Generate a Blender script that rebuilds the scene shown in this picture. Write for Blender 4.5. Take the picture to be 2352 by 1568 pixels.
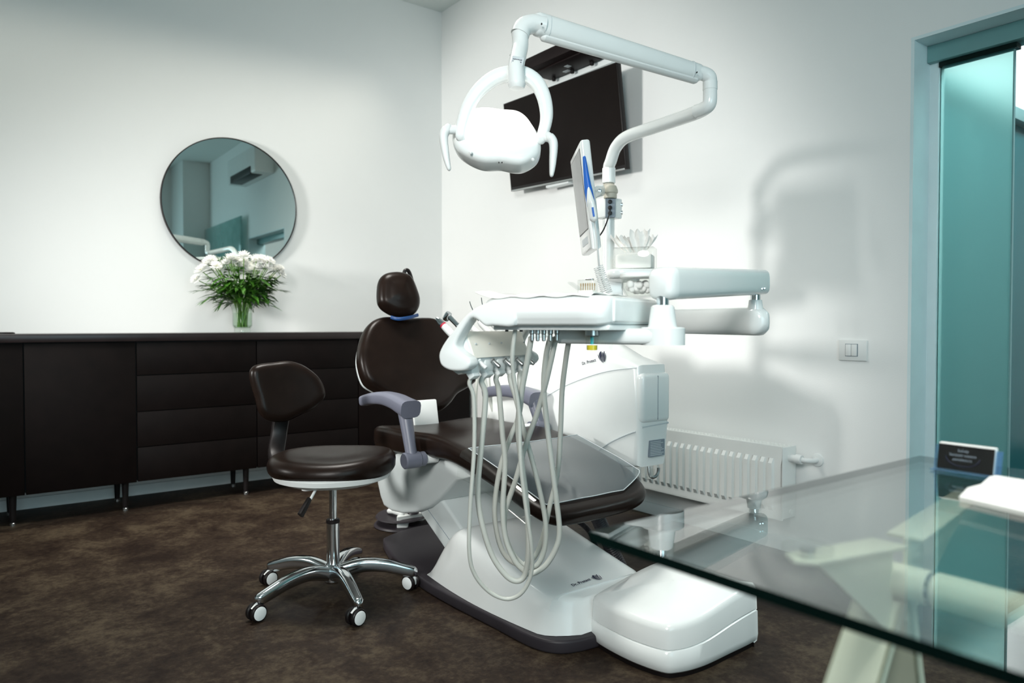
import bpy, bmesh, math, random
from mathutils import Vector, Matrix
random.seed(7)
PI = math.pi
for o in list(bpy.data.objects): bpy.data.objects.remove(o)
SC = bpy.context.scene
COL = SC.collection
V = Vector

# ------------------------------------------------------------------ camera
FPX, YAW, PIT, CH = 1685.0, math.radians(53.1), math.radians(1.3), 0.97
CAM = V((-2.825, -4.618, CH))
FW = V((math.cos(YAW)*math.cos(PIT), math.sin(YAW)*math.cos(PIT), -math.sin(PIT)))
RT = V((math.sin(YAW), -math.cos(YAW), 0)); DN = FW.cross(RT); UPV = -DN
cd = bpy.data.cameras.new('camera'); cam = bpy.data.objects.new('camera', cd); COL.objects.link(cam)
cd.sensor_width = 36; cd.lens = FPX/2352*36; cd.clip_start = .02
cam.matrix_world = Matrix(((RT.x, UPV.x, -FW.x, CAM.x), (RT.y, UPV.y, -FW.y, CAM.y), (RT.z, UPV.z, -FW.z, CAM.z), (0, 0, 0, 1)))
cd.dof.use_dof = True; cd.dof.focus_distance = 2.35; cd.dof.aperture_fstop = 3.2
SC.camera = cam

# ------------------------------------------------------------------ world, lamps, exposure
SC.view_settings.view_transform = 'Standard'; SC.view_settings.look = 'None'
SC.view_settings.exposure = 0.0; SC.view_settings.gamma = 1.0; SC.view_settings.use_curve_mapping = False
wd = bpy.data.worlds.new('world'); SC.world = wd; wd.use_nodes = True
bg = wd.node_tree.nodes['Background']; bg.inputs[0].default_value = (.55, .75, .8, 1); bg.inputs[1].default_value = .3

def lamp(name, kind, loc, aim, energy, color, **kw):
    l = bpy.data.lights.new(name, kind); l.energy = energy; l.color = color
    for k, v in kw.items(): setattr(l, k, v)
    o = bpy.data.objects.new(name, l); COL.objects.link(o); o.location = loc
    o.rotation_euler = (V(aim)-V(loc)).to_track_quat('-Z', 'Y').to_euler()
    return o
lamp('key_spot_light', 'SPOT', (-5.3, -1.3, 1.78), (-.4, -.92, 1.05), 640, (1, .985, .95), spot_size=math.radians(50), spot_blend=.45, shadow_soft_size=.28)
lamp('front_fill_light', 'AREA', (-4.4, -5.2, 2.3), (-.7, -1.5, .65), 18.5, (1, .985, .955), shape='DISK', size=1.1, spread=math.radians(64))  # added soft fill behind the camera, brightens walls and white equipment
lamp('ceiling_strip_light', 'AREA', (-2.3, -.30, 3.2), (-2.3, -.30, 0), 13, (1, .93, .80), shape='RECTANGLE', size=3.6, size_y=.12, spread=math.radians(60))
lamp('ceiling_panel_light', 'AREA', (-1.7, -1.75, 3.2), (-1.7, -1.75, 0), 32, (1, .97, .91), shape='RECTANGLE', size=.8, size_y=.8, spread=math.radians(100))
lamp('desk_fill_light', 'AREA', (-2.3, -4.7, 3.2), (-2.3, -4.7, 0), 22, (1, .97, .91), shape='RECTANGLE', size=.8, size_y=.8, spread=math.radians(90))  # unseen fill added overhead to brighten the desk trestle and the room behind
lamp('window_light', 'AREA', (-2.7, -6.8, 1.7), (-1.4, 0, .9), 58, (.60, .89, .98), shape='RECTANGLE', size=2.2, size_y=1.7)
lamp('corridor_light', 'AREA', (1.2, -4.2, 3.1), (1.2, -4.0, 0), 80, (.90, .98, 1), shape='RECTANGLE', size=1.2, size_y=.8)

# ------------------------------------------------------------------ picture helpers: a ray of the lens met with a real plane
def ray(x, y): return FW + RT*((x-1176)/FPX) + DN*((y-784)/FPX)
def at(x, y, D): return CAM + ray(x, y)*D
def onX(x, y, X): v = ray(x, y); return CAM + v*((X-CAM.x)/v.x)
def onY(x, y, Y): v = ray(x, y); return CAM + v*((Y-CAM.y)/v.y)
def onZ(x, y, Z): v = ray(x, y); return CAM + v*((Z-CAM.z)/v.z)
def onP(x, y, p, n): v = ray(x, y); return CAM + v*((p-CAM).dot(n)/v.dot(n))

# ------------------------------------------------------------------ materials
def mat(name, col, rough=.5, metal=0., var=.06, scale=8., bump=0., bscale=60., coat=0., trans=0., ior=1.45, emit=None, es=0., spec=.5, alpha=1.):
    m = bpy.data.materials.new(name); m.use_nodes = True; nt = m.node_tree; b = nt.nodes['Principled BSDF']
    b.inputs['Roughness'].default_value = rough; b.inputs['Metallic'].default_value = metal
    b.inputs['Coat Weight'].default_value = coat; b.inputs['Coat Roughness'].default_value = .08
    b.inputs['Transmission Weight'].default_value = trans; b.inputs['IOR'].default_value = ior
    b.inputs['Specular IOR Level'].default_value = spec; b.inputs['Alpha'].default_value = alpha
    tc = nt.nodes.new('ShaderNodeTexCoord')
    n = nt.nodes.new('ShaderNodeTexNoise'); n.inputs['Scale'].default_value = scale; n.inputs['Detail'].default_value = 4
    nt.links.new(tc.outputs['Object'], n.inputs['Vector'])
    r = nt.nodes.new('ShaderNodeValToRGB'); nt.links.new(n.outputs['Fac'], r.inputs['Fac'])
    r.color_ramp.elements[0].position = .3; r.color_ramp.elements[1].position = .7
    r.color_ramp.elements[0].color = tuple(c*(1-var) for c in col)+(1,); r.color_ramp.elements[1].color = tuple(min(1, c*(1+var)) for c in col)+(1,)
    nt.links.new(r.outputs[0], b.inputs['Base Color'])
    if bump:
        n2 = nt.nodes.new('ShaderNodeTexNoise'); n2.inputs['Scale'].default_value = bscale; n2.inputs['Detail'].default_value = 3
        nt.links.new(tc.outputs['Object'], n2.inputs['Vector'])
        bp = nt.nodes.new('ShaderNodeBump'); bp.inputs['Strength'].default_value = bump; bp.inputs['Distance'].default_value = .002
        nt.links.new(n2.outputs['Fac'], bp.inputs['Height']); nt.links.new(bp.outputs[0], b.inputs['Normal'])
    if emit: b.inputs['Emission Color'].default_value = emit+(1,); b.inputs['Emission Strength'].default_value = es
    return m
def thin_glass(name, tint, gloss=1.0, haze=0., hazecol=(.8, .8, .8), rough=0.):
    m = bpy.data.materials.new(name); m.use_nodes = True; nt = m.node_tree; nt.nodes.clear()
    out = nt.nodes.new('ShaderNodeOutputMaterial'); tr = nt.nodes.new('ShaderNodeBsdfTransparent'); gl = nt.nodes.new('ShaderNodeBsdfGlossy')
    tr.inputs[0].default_value = tint+(1,); gl.inputs['Roughness'].default_value = rough
    fr = nt.nodes.new('ShaderNodeFresnel'); geo = nt.nodes.new('ShaderNodeNewGeometry'); io = nt.nodes.new('ShaderNodeMapRange')   # same index met from either side of the pane
    io.inputs[3].default_value = 1.5; io.inputs[4].default_value = 1/1.5; nt.links.new(geo.outputs['Backfacing'], io.inputs[0]); nt.links.new(io.outputs[0], fr.inputs[0])
    mp = nt.nodes.new('ShaderNodeMath'); mp.operation = 'MULTIPLY'; mp.inputs[1].default_value = gloss; nt.links.new(fr.outputs[0], mp.inputs[0])
    base = tr
    if haze:
        d = nt.nodes.new('ShaderNodeBsdfDiffuse'); n = nt.nodes.new('ShaderNodeTexNoise'); n.inputs['Scale'].default_value = 9
        tc = nt.nodes.new('ShaderNodeTexCoord'); nt.links.new(tc.outputs['Object'], n.inputs['Vector'])
        d.inputs[0].default_value = hazecol+(1,); mx = nt.nodes.new('ShaderNodeMixShader')
        mr = nt.nodes.new('ShaderNodeMapRange'); mr.inputs[3].default_value = haze*.7; mr.inputs[4].default_value = min(1, haze*1.3)
        nt.links.new(n.outputs['Fac'], mr.inputs[0]); nt.links.new(mr.outputs[0], mx.inputs[0])
        nt.links.new(tr.outputs[0], mx.inputs[1]); nt.links.new(d.outputs[0], mx.inputs[2]); base = mx
    m2 = nt.nodes.new('ShaderNodeMixShader'); nt.links.new(mp.outputs[0], m2.inputs[0]); nt.links.new(base.outputs[0], m2.inputs[1]); nt.links.new(gl.outputs[0], m2.inputs[2])
    nt.links.new(m2.outputs[0], out.inputs[0]); return m

M = {}
M['wall'] = mat('white wall paint', (.81, .822, .81), .55, var=.012, scale=2, bump=.12, bscale=180)
M['ceiling'] = mat('ceiling paint', (.74, .79, .77), .7, var=.015, scale=2)
M['trim'] = mat('white painted trim', (.76, .80, .80), .35, var=.02)
M['cab'] = mat('dark brown laminate', (.0042, .0024, .0021), .55, var=.18, scale=14, bump=.05, bscale=240, spec=.12)
M['cabtop'] = mat('dark brown worktop', (.014, .009, .009), .3, var=.15, scale=16, spec=.4)
M['gap'] = mat('shadow gap black', (.004, .003, .003), .6, var=.1)
M['white'] = mat('gloss white plastic', (.78, .81, .80), .22, var=.015, coat=.35)
M['white2'] = mat('satin white plastic', (.74, .76, .75), .4, var=.02)
M['warmwhite'] = mat('cream white enamel', (.80, .77, .69), .35, var=.02)
M['enamel'] = mat('white enamelled steel', (.78, .80, .78), .3, var=.02)
M['greyshell'] = mat('pale grey shell plastic', (.58, .63, .63), .3, var=.02, coat=.2)
M['leather'] = mat('dark brown upholstery', (.0095, .0056, .0042), .30, var=.15, scale=20, bump=.10, bscale=420, spec=.15)
M['lav'] = mat('lavender grey plastic', (.125, .133, .172), .38, var=.05)
M['dkgrey'] = mat('charcoal base plastic', (.030, .026, .031), .45, var=.1, spec=.35)
M['black'] = mat('black plastic', (.008, .006, .006), .4, var=.15, spec=.3)
M['tv'] = mat('black screen glass', (.0075, .0048, .0042), .3, var=.1, spec=.12)
M['media'] = mat('dark brown black casing', (.010, .0055, .0055), .5, var=.15, spec=.2)
M['chrome'] = mat('polished chrome', (.72, .75, .77), .12, 1., var=.03)
M['steel'] = mat('brushed steel', (.50, .52, .52), .28, 1., var=.06, scale=30)
M['hose'] = mat('pale grey hose rubber', (.50, .52, .48), .42, var=.04)
M['blue'] = mat('bright blue plastic', (.01, .13, .55), .35, var=.06)
M['strap'] = mat('deep blue strap', (.008, .05, .17), .45, var=.06)
M['navy'] = mat('navy print', (.018, .022, .05), .5, var=.05)
M['print'] = mat('grey print', (.20, .24, .28), .6, var=.05)
M['sticker'] = mat('pale sticker', (.50, .55, .57), .5, var=.04)
M['paper'] = mat('white paper', (.84, .83, .80), .8, var=.02, bump=.1)
M['cotton'] = mat('white cotton', (.86, .85, .86), .95, var=.03, bump=.5, bscale=150)
M['beige'] = mat('beige joint plastic', (.45, .43, .36), .45, var=.04)
M['screen'] = mat('grey monitor screen', (.24, .25, .25), .25, var=.06)
M['mirror'] = mat('silvered mirror', (.74, .83, .80), .01, 1., var=.005)
M['leaf'] = mat('green leaf', (.045, .15, .014), .45, var=.5, scale=30)
M['stem'] = mat('green stem', (.13, .27, .04), .5, var=.3, scale=30)
M['petal'] = mat('white petal', (.92, .92, .89), .6, var=.04)
M['pollen'] = mat('yellow flower centre', (.45, .48, .08), .7, var=.2)
M['yellow'] = mat('yellow liquid', (.75, .62, .04), .3, var=.08)
M['teal'] = mat('turquoise filter', (.03, .45, .50), .4, var=.08)
M['gold'] = mat('pale gold metal', (.78, .60, .35), .3, 1., var=.2, scale=60)
M['red'] = mat('red ring', (.45, .02, .05), .4, var=.05)
M['desk'] = mat('cream painted steel', (.74, .76, .62), .4, var=.03)
M['edge'] = mat('dark green glass edge', (.002, .009, .0075), .2, var=.2, spec=.25)
M['dteal'] = mat('dark teal glass door', (.010, .12, .135), .22, var=.05, scale=2, spec=.3)
M['tealframe'] = mat('teal grey metal frame', (.17, .34, .34), .35, var=.04)
M['jamb'] = mat('pale aluminium jamb', (.66, .78, .80), .35, var=.03)
M['lampglow'] = mat('lit reflector', (.9, .9, .88), .4, emit=(1, .98, .94), es=1.6)
M['glass'] = thin_glass('clear acrylic', (.97, .98, .97))
M['vase'] = thin_glass('clear vase glass', (.93, .97, .94), 1.2)
M['water'] = thin_glass('vase water', (.92, .97, .92), .6)
M['deskglass'] = thin_glass('green tinted table glass', (.955, .985, .975), 1.6)
M['film'] = thin_glass('grey clear film', (.75, .8, .82), 1.5, .42, (.085, .115, .13), .12)
M['partition'] = thin_glass('pale teal glass partition', (.75, .92, .9), 1.0, .5, (.34, .60, .57), .1)
M['blueacrylic'] = thin_glass('blue tinted acrylic', (.70, .85, .97), 1.5, .12, (.4, .6, .9))

def floor_material():
    m = bpy.data.materials.new('mottled brown vinyl'); m.use_nodes = True; nt = m.node_tree; b = nt.nodes['Principled BSDF']
    tc = nt.nodes.new('ShaderNodeTexCoord'); mp = nt.nodes.new('ShaderNodeMapping'); nt.links.new(tc.outputs['Object'], mp.inputs[0])
    mp.inputs['Scale'].default_value = (1, 1, 1)
    def noise(s, d, dist=0.):
        n = nt.nodes.new('ShaderNodeTexNoise'); n.inputs['Scale'].default_value = s; n.inputs['Detail'].default_value = d; n.inputs['Roughness'].default_value = .65; n.inputs['Distortion'].default_value = dist
        nt.links.new(mp.outputs[0], n.inputs['Vector']); return n
    a = noise(4.5, 9, .4); c = noise(55, 6)
    mx = nt.nodes.new('ShaderNodeMix'); mx.data_type = 'FLOAT'; mx.inputs[0].default_value = .38
    nt.links.new(a.outputs['Fac'], mx.inputs[2]); nt.links.new(c.outputs['Fac'], mx.inputs[3])
    r = nt.nodes.new('ShaderNodeValToRGB'); e = r.color_ramp.elements
    e[0].position = .40; e[0].color = (.0105, .0060, .0042, 1); e[1].position = .62; e[1].color = (.057, .043, .028, 1)
    k = e.new(.5); k.color = (.0235, .0155, .0105, 1)
    nt.links.new(mx.outputs[0], r.inputs[0]); nt.links.new(r.outputs[0], b.inputs['Base Color'])
    b.inputs['Roughness'].default_value = .55; b.inputs['Specular IOR Level'].default_value = .12
    bp = nt.nodes.new('ShaderNodeBump'); bp.inputs['Strength'].default_value = .15; bp.inputs['Distance'].default_value = .002
    nt.links.new(c.outputs['Fac'], bp.inputs['Height']); nt.links.new(bp.outputs[0], b.inputs['Normal'])
    return m
M['floor'] = floor_material()
def frosted():
    m = bpy.data.materials.new('frosted teal glass'); m.use_nodes = True; nt = m.node_tree; nt.nodes.clear()
    out = nt.nodes.new('ShaderNodeOutputMaterial'); rf = nt.nodes.new('ShaderNodeBsdfRefraction'); gl = nt.nodes.new('ShaderNodeBsdfGlossy'); df = nt.nodes.new('ShaderNodeBsdfTranslucent')
    rf.inputs['Color'].default_value = (.74, .94, .92, 1); rf.inputs['Roughness'].default_value = .32; rf.inputs['IOR'].default_value = 1.35
    df.inputs['Color'].default_value = (.42, .70, .68, 1); gl.inputs['Roughness'].default_value = .6; gl.inputs['Color'].default_value = (.7, .9, .9, 1)
    a = nt.nodes.new('ShaderNodeMixShader'); a.inputs[0].default_value = .25; nt.links.new(rf.outputs[0], a.inputs[1]); nt.links.new(df.outputs[0], a.inputs[2])
    b = nt.nodes.new('ShaderNodeMixShader'); b.inputs[0].default_value = .04; nt.links.new(a.outputs[0], b.inputs[1]); nt.links.new(gl.outputs[0], b.inputs[2])
    nt.links.new(b.outputs[0], out.inputs[0]); return m
M['frost'] = frosted()

# ------------------------------------------------------------------ object helpers
WL = {}
def tag(o, label=None, cat=None, group=None, kind=None):
    if label: o['label'] = label
    if cat: o['category'] = cat
    if group: o['group'] = group
    if kind: o['kind'] = kind
    return o
def thing(name, label, cat, loc, group=None):
    o = bpy.data.objects.new(name, None); COL.objects.link(o); o.location = loc; o.empty_display_size = .05; WL[o] = V(loc)
    return tag(o, label, cat, group)
def obj(name, bm, m, parent=None, smooth=35, label=None):
    bmesh.ops.recalc_face_normals(bm, faces=bm.faces)
    if parent is None:
        xs = [v.co for v in bm.verts]; lo = [min(c[i] for c in xs) for i in range(3)]; hi = [max(c[i] for c in xs) for i in range(3)]
        base = V(((lo[0]+hi[0])/2, (lo[1]+hi[1])/2, lo[2]))
    else: base = WL[parent]
    bmesh.ops.translate(bm, verts=bm.verts, vec=-base)
    me = bpy.data.meshes.new(name); bm.to_mesh(me); bm.free()
    for mm in (m if isinstance(m, (list, tuple)) else [m]): me.materials.append(M[mm] if isinstance(mm, str) else mm)
    if smooth:
        me.polygons.foreach_set('use_smooth', [True]*len(me.polygons)); me.set_sharp_from_angle(angle=math.radians(smooth))
    o = bpy.data.objects.new(name, me); COL.objects.link(o); WL[o] = V(base)
    if parent is None: o.location = base
    else: o.parent = parent
    if label: o['label'] = label
    return o
def struct(name, bm, m, parent=None, smooth=35):
    o = obj(name, bm, m, parent, smooth)
    if parent is None: o['kind'] = 'structure'
    return o
NB = bmesh.new
def frame(d, up=V((0, 0, 1))):
    d = V(d).normalized(); up = V(up)
    if abs(d.dot(up.normalized())) > .98: up = V((0, 1, 0)) if abs(d.y) < .9 else V((1, 0, 0))
    x = up.cross(d).normalized(); y = d.cross(x).normalized(); return x, y, d
def rbox(bm, c, size, bev=.004, seg=2, rot=None):
    r = bmesh.ops.create_cube(bm, size=1); vs = r['verts']
    mt = Matrix.Translation(V(c)) @ (rot.to_4x4() if rot else Matrix()) @ Matrix.Diagonal((size[0], size[1], size[2], 1))
    bmesh.ops.transform(bm, matrix=mt, verts=vs)
    if bev:
        es = list({e for v in vs for e in v.link_edges})
        bmesh.ops.bevel(bm, geom=es, offset=min(bev, min(size)*.45), segments=seg, affect='EDGES', profile=.5)
    return bm
def box2(bm, lo, hi, bev=.0, seg=2): return rbox(bm, [(a+b)/2 for a, b in zip(lo, hi)], [abs(b-a) for a, b in zip(lo, hi)], bev, seg)
def rotm(x, y, z): return Matrix((x, y, z)).transposed()
def ring_faces(bm, rings, closed_u=True, cap=True):
    R = [[bm.verts.new(p) for p in r] for r in rings]
    n = len(R[0])
    for a, b in zip(R, R[1:]):
        for i in range(n if closed_u else n-1):
            j = (i+1) % n
            try: bm.faces.new((a[i], a[j], b[j], b[i]))
            except ValueError: pass
    if cap:
        for r in (R[0], R[-1]):
            try: bm.faces.new(r)
            except ValueError: pass
    return R
def cr(pts, n=8, closed=False):
    P = [V(p) for p in pts]; out = []; N = len(P)
    for i in range(N if closed else N-1):
        if closed: a, b, c, d = P[i-1], P[i], P[(i+1) % N], P[(i+2) % N]
        else: a, b, c, d = P[max(i-1, 0)], P[i], P[i+1], P[min(i+2, N-1)]
        for k in range(n):
            t = k/n
            out.append(.5*((2*b)+(c-a)*t+(2*a-5*b+4*c-d)*t*t+(3*b-a-3*c+d)*t**3))
    if not closed: out.append(P[-1])
    return out
def tube(bm, pts, r, seg=12, flat=1., up=(0, 0, 1), round_ends=False, sq=2.):
    pts = [V(p) for p in pts]; N = len(pts)
    rs = [r(i/(N-1)) for i in range(N)] if callable(r) else (list(r) if isinstance(r, (list, tuple)) else [r]*N)
    tg = [(pts[min(i+1, N-1)]-pts[max(i-1, 0)]).normalized() for i in range(N)]
    x, y, _ = frame(tg[0], up); rings = []
    for i in range(N):
        if i:
            q = tg[i-1].rotation_difference(tg[i]); x = q @ x; y = q @ y
        rr = []
        for k in range(seg):
            a = 2*PI*(k+.5)/seg; c, s = math.cos(a), math.sin(a)
            if sq != 2.: c = math.copysign(abs(c)**(2/sq), c); s = math.copysign(abs(s)**(2/sq), s)
            rr.append((x*c*flat+y*s, rs[i]))
        rings.append((pts[i], rr, tg[i]))
    R = []
    def mk(p, rr, f): return [p+d*(rad*f) for d, rad in rr]
    if round_ends:
        p, rr, t = rings[0]
        for a in (0.15, .5, .85): R.append(mk(p-t*rs[0]*math.cos(a*PI/2), rr, math.sin(a*PI/2)))
    for p, rr, t in rings: R.append(mk(p, rr, 1))
    if round_ends:
        p, rr, t = rings[-1]
        for a in (.85, .5, .15): R.append(mk(p+t*rs[-1]*math.cos(a*PI/2), rr, math.sin(a*PI/2)))
    ring_faces(bm, R); return bm
def lathe(bm, prof, o, d=(0, 0, 1), seg=24, up=(0, 1, 0)):
    x, y, z = frame(d, up); o = V(o)
    ring_faces(bm, [[o+x*(r*math.cos(2*PI*k/seg))+y*(r*math.sin(2*PI*k/seg))+z*h for k in range(seg)] for r, h in prof]); return bm
def cyl(bm, a, b, r, seg=20, r2=None, bev=.0):
    a, b = V(a), V(b); L = (b-a).length; r2 = r if r2 is None else r2
    p = [(r, 0), (r2, L)] if not bev else [(r-bev, 0), (r, bev), (r2, L-bev), (r2-bev, L)]
    return lathe(bm, p, a, b-a, seg)
def prism(bm, poly, n, depth, bev=.0, seg=2):
    """poly: 3-D points in one plane, pushed along n by depth"""
    n = V(n).normalized(); P = [V(p) for p in poly]
    A = [bm.verts.new(p) for p in P]; B = [bm.verts.new(p+n*depth) for p in P]; fs = [bm.faces.new(A), bm.faces.new(B)]
    for i in range(len(P)):
        j = (i+1) % len(P); fs.append(bm.faces.new((A[i], A[j], B[j], B[i])))
    bmesh.ops.recalc_face_normals(bm, faces=fs)
    if bev:
        es = list({e for f in fs[:2] for e in f.edges}); bmesh.ops.bevel(bm, geom=es, offset=bev, segments=seg, affect='EDGES', profile=.5)
    return bm
def inset2(poly, d):
    N = len(poly); area = sum(poly[i][0]*poly[(i+1) % N][1]-poly[(i+1) % N][0]*poly[i][1] for i in range(N)); s = 1 if area > 0 else -1
    out = []
    for i in range(N):
        a, b, c = poly[i-1], poly[i], poly[(i+1) % N]
        t = V((c[0]-a[0], c[1]-a[1])); t.normalize() if t.length else None
        out.append((b[0]-t.y*d*s, b[1]+t.x*d*s))
    return out
def cushion(bm, poly, thick, edge, crown, f, steps=5, inner=(.8, .6, .4, .2), back=True):
    """pillow body over a closed smooth outline: f(s,t,n) maps into the world"""
    cx = sum(p[0] for p in poly)/len(poly); cy = sum(p[1] for p in poly)/len(poly); rings = []
    def add(pl, n): rings.append([f(p[0], p[1], n) for p in pl])
    base = inset2(poly, edge)
    def sc(pl, k): return [(cx+(p[0]-cx)*k, cy+(p[1]-cy)*k) for p in pl]
    if back:
        for k in (.15, .5): add(sc(base, k), 0)
    for i in range(steps+1):
        a = PI/2*i/steps; add(inset2(poly, edge*(1-math.sin(a))), min(edge, thick/2)*(1-math.cos(a)))
    e2 = min(edge, thick/2)
    for i in range(steps+1):
        a = PI/2*i/steps; add(inset2(poly, edge*(1-math.cos(a))), thick-e2*(1-math.sin(a)))
    for k in inner: add(sc(base, k), thick+crown*(1-k*k))
    add(sc(base, .04), thick+crown)
    ring_faces(bm, rings); return bm
def text(name, s, size, o, x, y, m, parent, depth=.0004, align='LEFT', label=None):
    c = bpy.data.curves.new(name, 'FONT'); c.body = s; c.size = size; c.extrude = depth; c.align_x = align; c.resolution_u = 4
    t = bpy.data.objects.new(name, c); COL.objects.link(t); dg = bpy.context.evaluated_depsgraph_get()
    me = bpy.data.meshes.new_from_object(t.evaluated_get(dg)); bpy.data.objects.remove(t)
    x = V(x).normalized(); y = V(y).normalized(); z = x.cross(y).normalized(); y = z.cross(x)
    mt = rotm(x, y, z).to_4x4(); mt.translation = V(o)-WL[parent]; me.transform(mt)
    me.materials.clear(); me.materials.append(M[m]); ob = bpy.data.objects.new(name, me); COL.objects.link(ob); ob.parent = parent; WL[ob] = WL[parent]
    if label: ob['label'] = label
    return ob
def inst(src, parent, mt, name=None):
    c = src.copy(); COL.objects.link(c); c.parent = parent; c.matrix_local = mt
    if name: c.name = name
    return c

# ================================================================== ROOM
bm = NB(); box2(bm, (-6.6, -7.2, -.1), (4.2, .2, 0)); struct('floor', bm, 'floor', smooth=0)
bm = NB(); box2(bm, (-6.6, -7.2, 3.24), (4.2, .2, 3.34)); struct('ceiling', bm, 'ceiling', smooth=0)
bm = NB(); box2(bm, (-6.6, 0, 0), (.2, .2, 3.24)); struct('wall_back', bm, 'wall', smooth=0)
DY0, DY1, DZ, WT = -3.315, -4.56, 2.03, .2
bm = NB()
box2(bm, (0, DY0, 0), (WT, .0, 3.24)); box2(bm, (0, DY1, DZ), (WT, DY0, 3.24)); box2(bm, (0, -7, 0), (WT, DY1, 3.24))
struct('wall_right', bm, 'wall', smooth=0)
bm = NB(); box2(bm, (-6.6, -7.2, 0), (-6.4, 0, 3.24)); struct('wall_left', bm, 'wall', smooth=0)
bm = NB(); box2(bm, (-6.4, -7.2, 0), (4.2, -7, 3.24)); struct('wall_front', bm, 'wall', smooth=0)
bm = NB(); box2(bm, (-.35, -7, 0), (0, -6.3, 3.24)); struct('trim_1', bm, 'wall', smooth=0)
bm = NB(); box2(bm, (4.0, -7, 0), (4.2, -3.05, 3.24)); struct('wall_corridor_end', bm, 'wall', smooth=0)
# corridor wall with its dark door
CY = -3.06
bm = NB(); box2(bm, (WT, CY, 2.13), (4.2, CY+.12, 3.24)); box2(bm, (2.6, CY, 0), (4.2, CY+.12, 2.13)); struct('wall_corridor', bm, 'wall', smooth=0)
bm = NB(); box2(bm, (.24, CY+.02, 0), (2.6, CY+.06, 2.07)); d2 = struct('door_2', bm, 'dteal', smooth=0)
bm = NB(); box2(bm, (WT, CY-.03, 2.065), (2.6, CY+.05, 2.13), .004); struct('door_frame', bm, 'tealframe', d2)
bm = NB(); box2(bm, (1.13, CY-.012, 0), (1.17, CY+.02, 2.065), .002); struct('door_stile', bm, 'tealframe', d2)
# sliding door: reveal, head, jamb, frosted leaf
bm = NB(); box2(bm, (.0, DY0, 0), (WT, DY0+.0-.012, DZ), .0); box2(bm, (0, DY1, 0), (WT, DY1+.012, DZ)); box2(bm, (-.001, DY1, DZ-.012), (WT, DY0, DZ)); struct('trim_2', bm, 'jamb', smooth=0)
bm = NB(); box2(bm, (.125, DY0-.01, 0), (.175, DY0-.045, DZ-.012), .002); jl = struct('door_1', bm, 'jamb')
bm = NB(); box2(bm, (.10, DY1+.012, DZ-.075), (.19, DY0-.012, DZ-.012), .003); struct('door_head', bm, 'tealframe', jl)
bm = NB(); box2(bm, (.135, DY0-.285, .0), (.147, DY0-.046, DZ-.085)); struct('frosted_leaf', bm, 'frost', jl, smooth=0)
bm = NB(); box2(bm, (.134, DY0-.2895, .0), (.148, DY0-.2855, DZ-.085)); struct('leaf_edge', bm, 'tealframe', jl, smooth=0)
bm = NB(); box2(bm, (.12, DY0-.30, DZ-.095), (.16, DY0-.046, DZ-.077)); struct('leaf_clamp', bm, 'edge', jl, smooth=0)
# glass partition leaf further along the same wall (seen in the mirror)
bm = NB(); box2(bm, (-.08, -6.25, 0), (-.06, DY1-.05, 2.3), .002); struct('trim_3', bm, 'partition')
# baseboards
bm = NB(); box2(bm, (-.014, DY0, 0), (0, -.0, .06), .003); box2(bm, (-.014, -7, 0), (0, DY1, .06), .003); struct('baseboard_right', bm, 'trim')
bm = NB(); box2(bm, (-6.4, -.014, 0), (-.014, 0, .06), .003); struct('baseboard_back', bm, 'trim')

# ================================================================== SIDEBOARD along the mirror wall
FY, CT, CB = -.40, .925, .885
def cabinet(x0, x1, kind, label):
    t = thing('sideboard_cabinet', label, 'cabinet', ((x0+x1)/2, -.2, 0), 'dark cabinets under the long worktop')
    bm = NB(); box2(bm, (x0+.001, FY+.02, .155), (x1-.001, -.03, CB-.001)); obj('body', bm, 'gap', t, 0)
    if kind == 'door':
        bm = NB(); box2(bm, (x0+.003, FY, .15), (x1-.003, FY+.018, CB-.006), .002); obj('door', bm, 'cab', t)
    else:
        zs = [CB-.006, .706, .517, .331, .15]
        for a, b in zip(zs, zs[1:]):
            bm = NB(); box2(bm, (x0+.003, FY, b+.002), (x1-.003, FY+.018, a-.002), .002); obj('drawer', bm, 'cab', t)
    for lx in (x0+.03, x1-.03) if kind == 'end' else (x1-.05,):
        for ly in (FY+.05, -.1):
            bm = NB(); lathe(bm, [(.018, .155), (.013, .016)], (lx, ly, 0), (0, 0, 1), 12); lg = obj('leg', bm, 'black', t)
            bm = NB(); lathe(bm, [(.010, .016), (.013, .012), (.013, 0)], (lx, ly, 0), (0, 0, 1), 12); obj('foot', bm, 'steel', lg)
xs = [-4.2, -3.4, -2.588, -2.10, -1.48, -.853, -.02]
labs = ['dark brown cabinet door at the far left end of the sideboard', 'dark brown door cabinet cut off by the left edge of the photo', 'dark brown cabinet with one plain door, left of the drawers',
        'dark brown cabinet of four drawers below the round mirror', 'dark brown four drawer cabinet behind the backrest of the wheeled stool', 'dark brown cabinet behind the backrest of the dental chair']
for i in range(1, 6):
    cabinet(xs[i], xs[i+1], 'door' if i in (1, 2, 5) else 'drawer', labs[i])
wt = thing('worktop', 'long dark brown worktop over the cabinets along the mirror wall', 'worktop', (-1.8, -.2, CB))
bm = NB(); box2(bm, (-3.4, FY-.02, CB), (-.003, -.002, CT), .002); obj('slab', bm, 'cabtop', wt)
gp = onZ(28, 764, CT+.002); bm = NB(); lathe(bm, [(.05, 0), (.05, .006), (.042, .009), (.0, .009)], (-2.66, -.2, CT), (0, 0, 1), 24); obj('cable_grommet', bm, 'black', wt)

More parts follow.
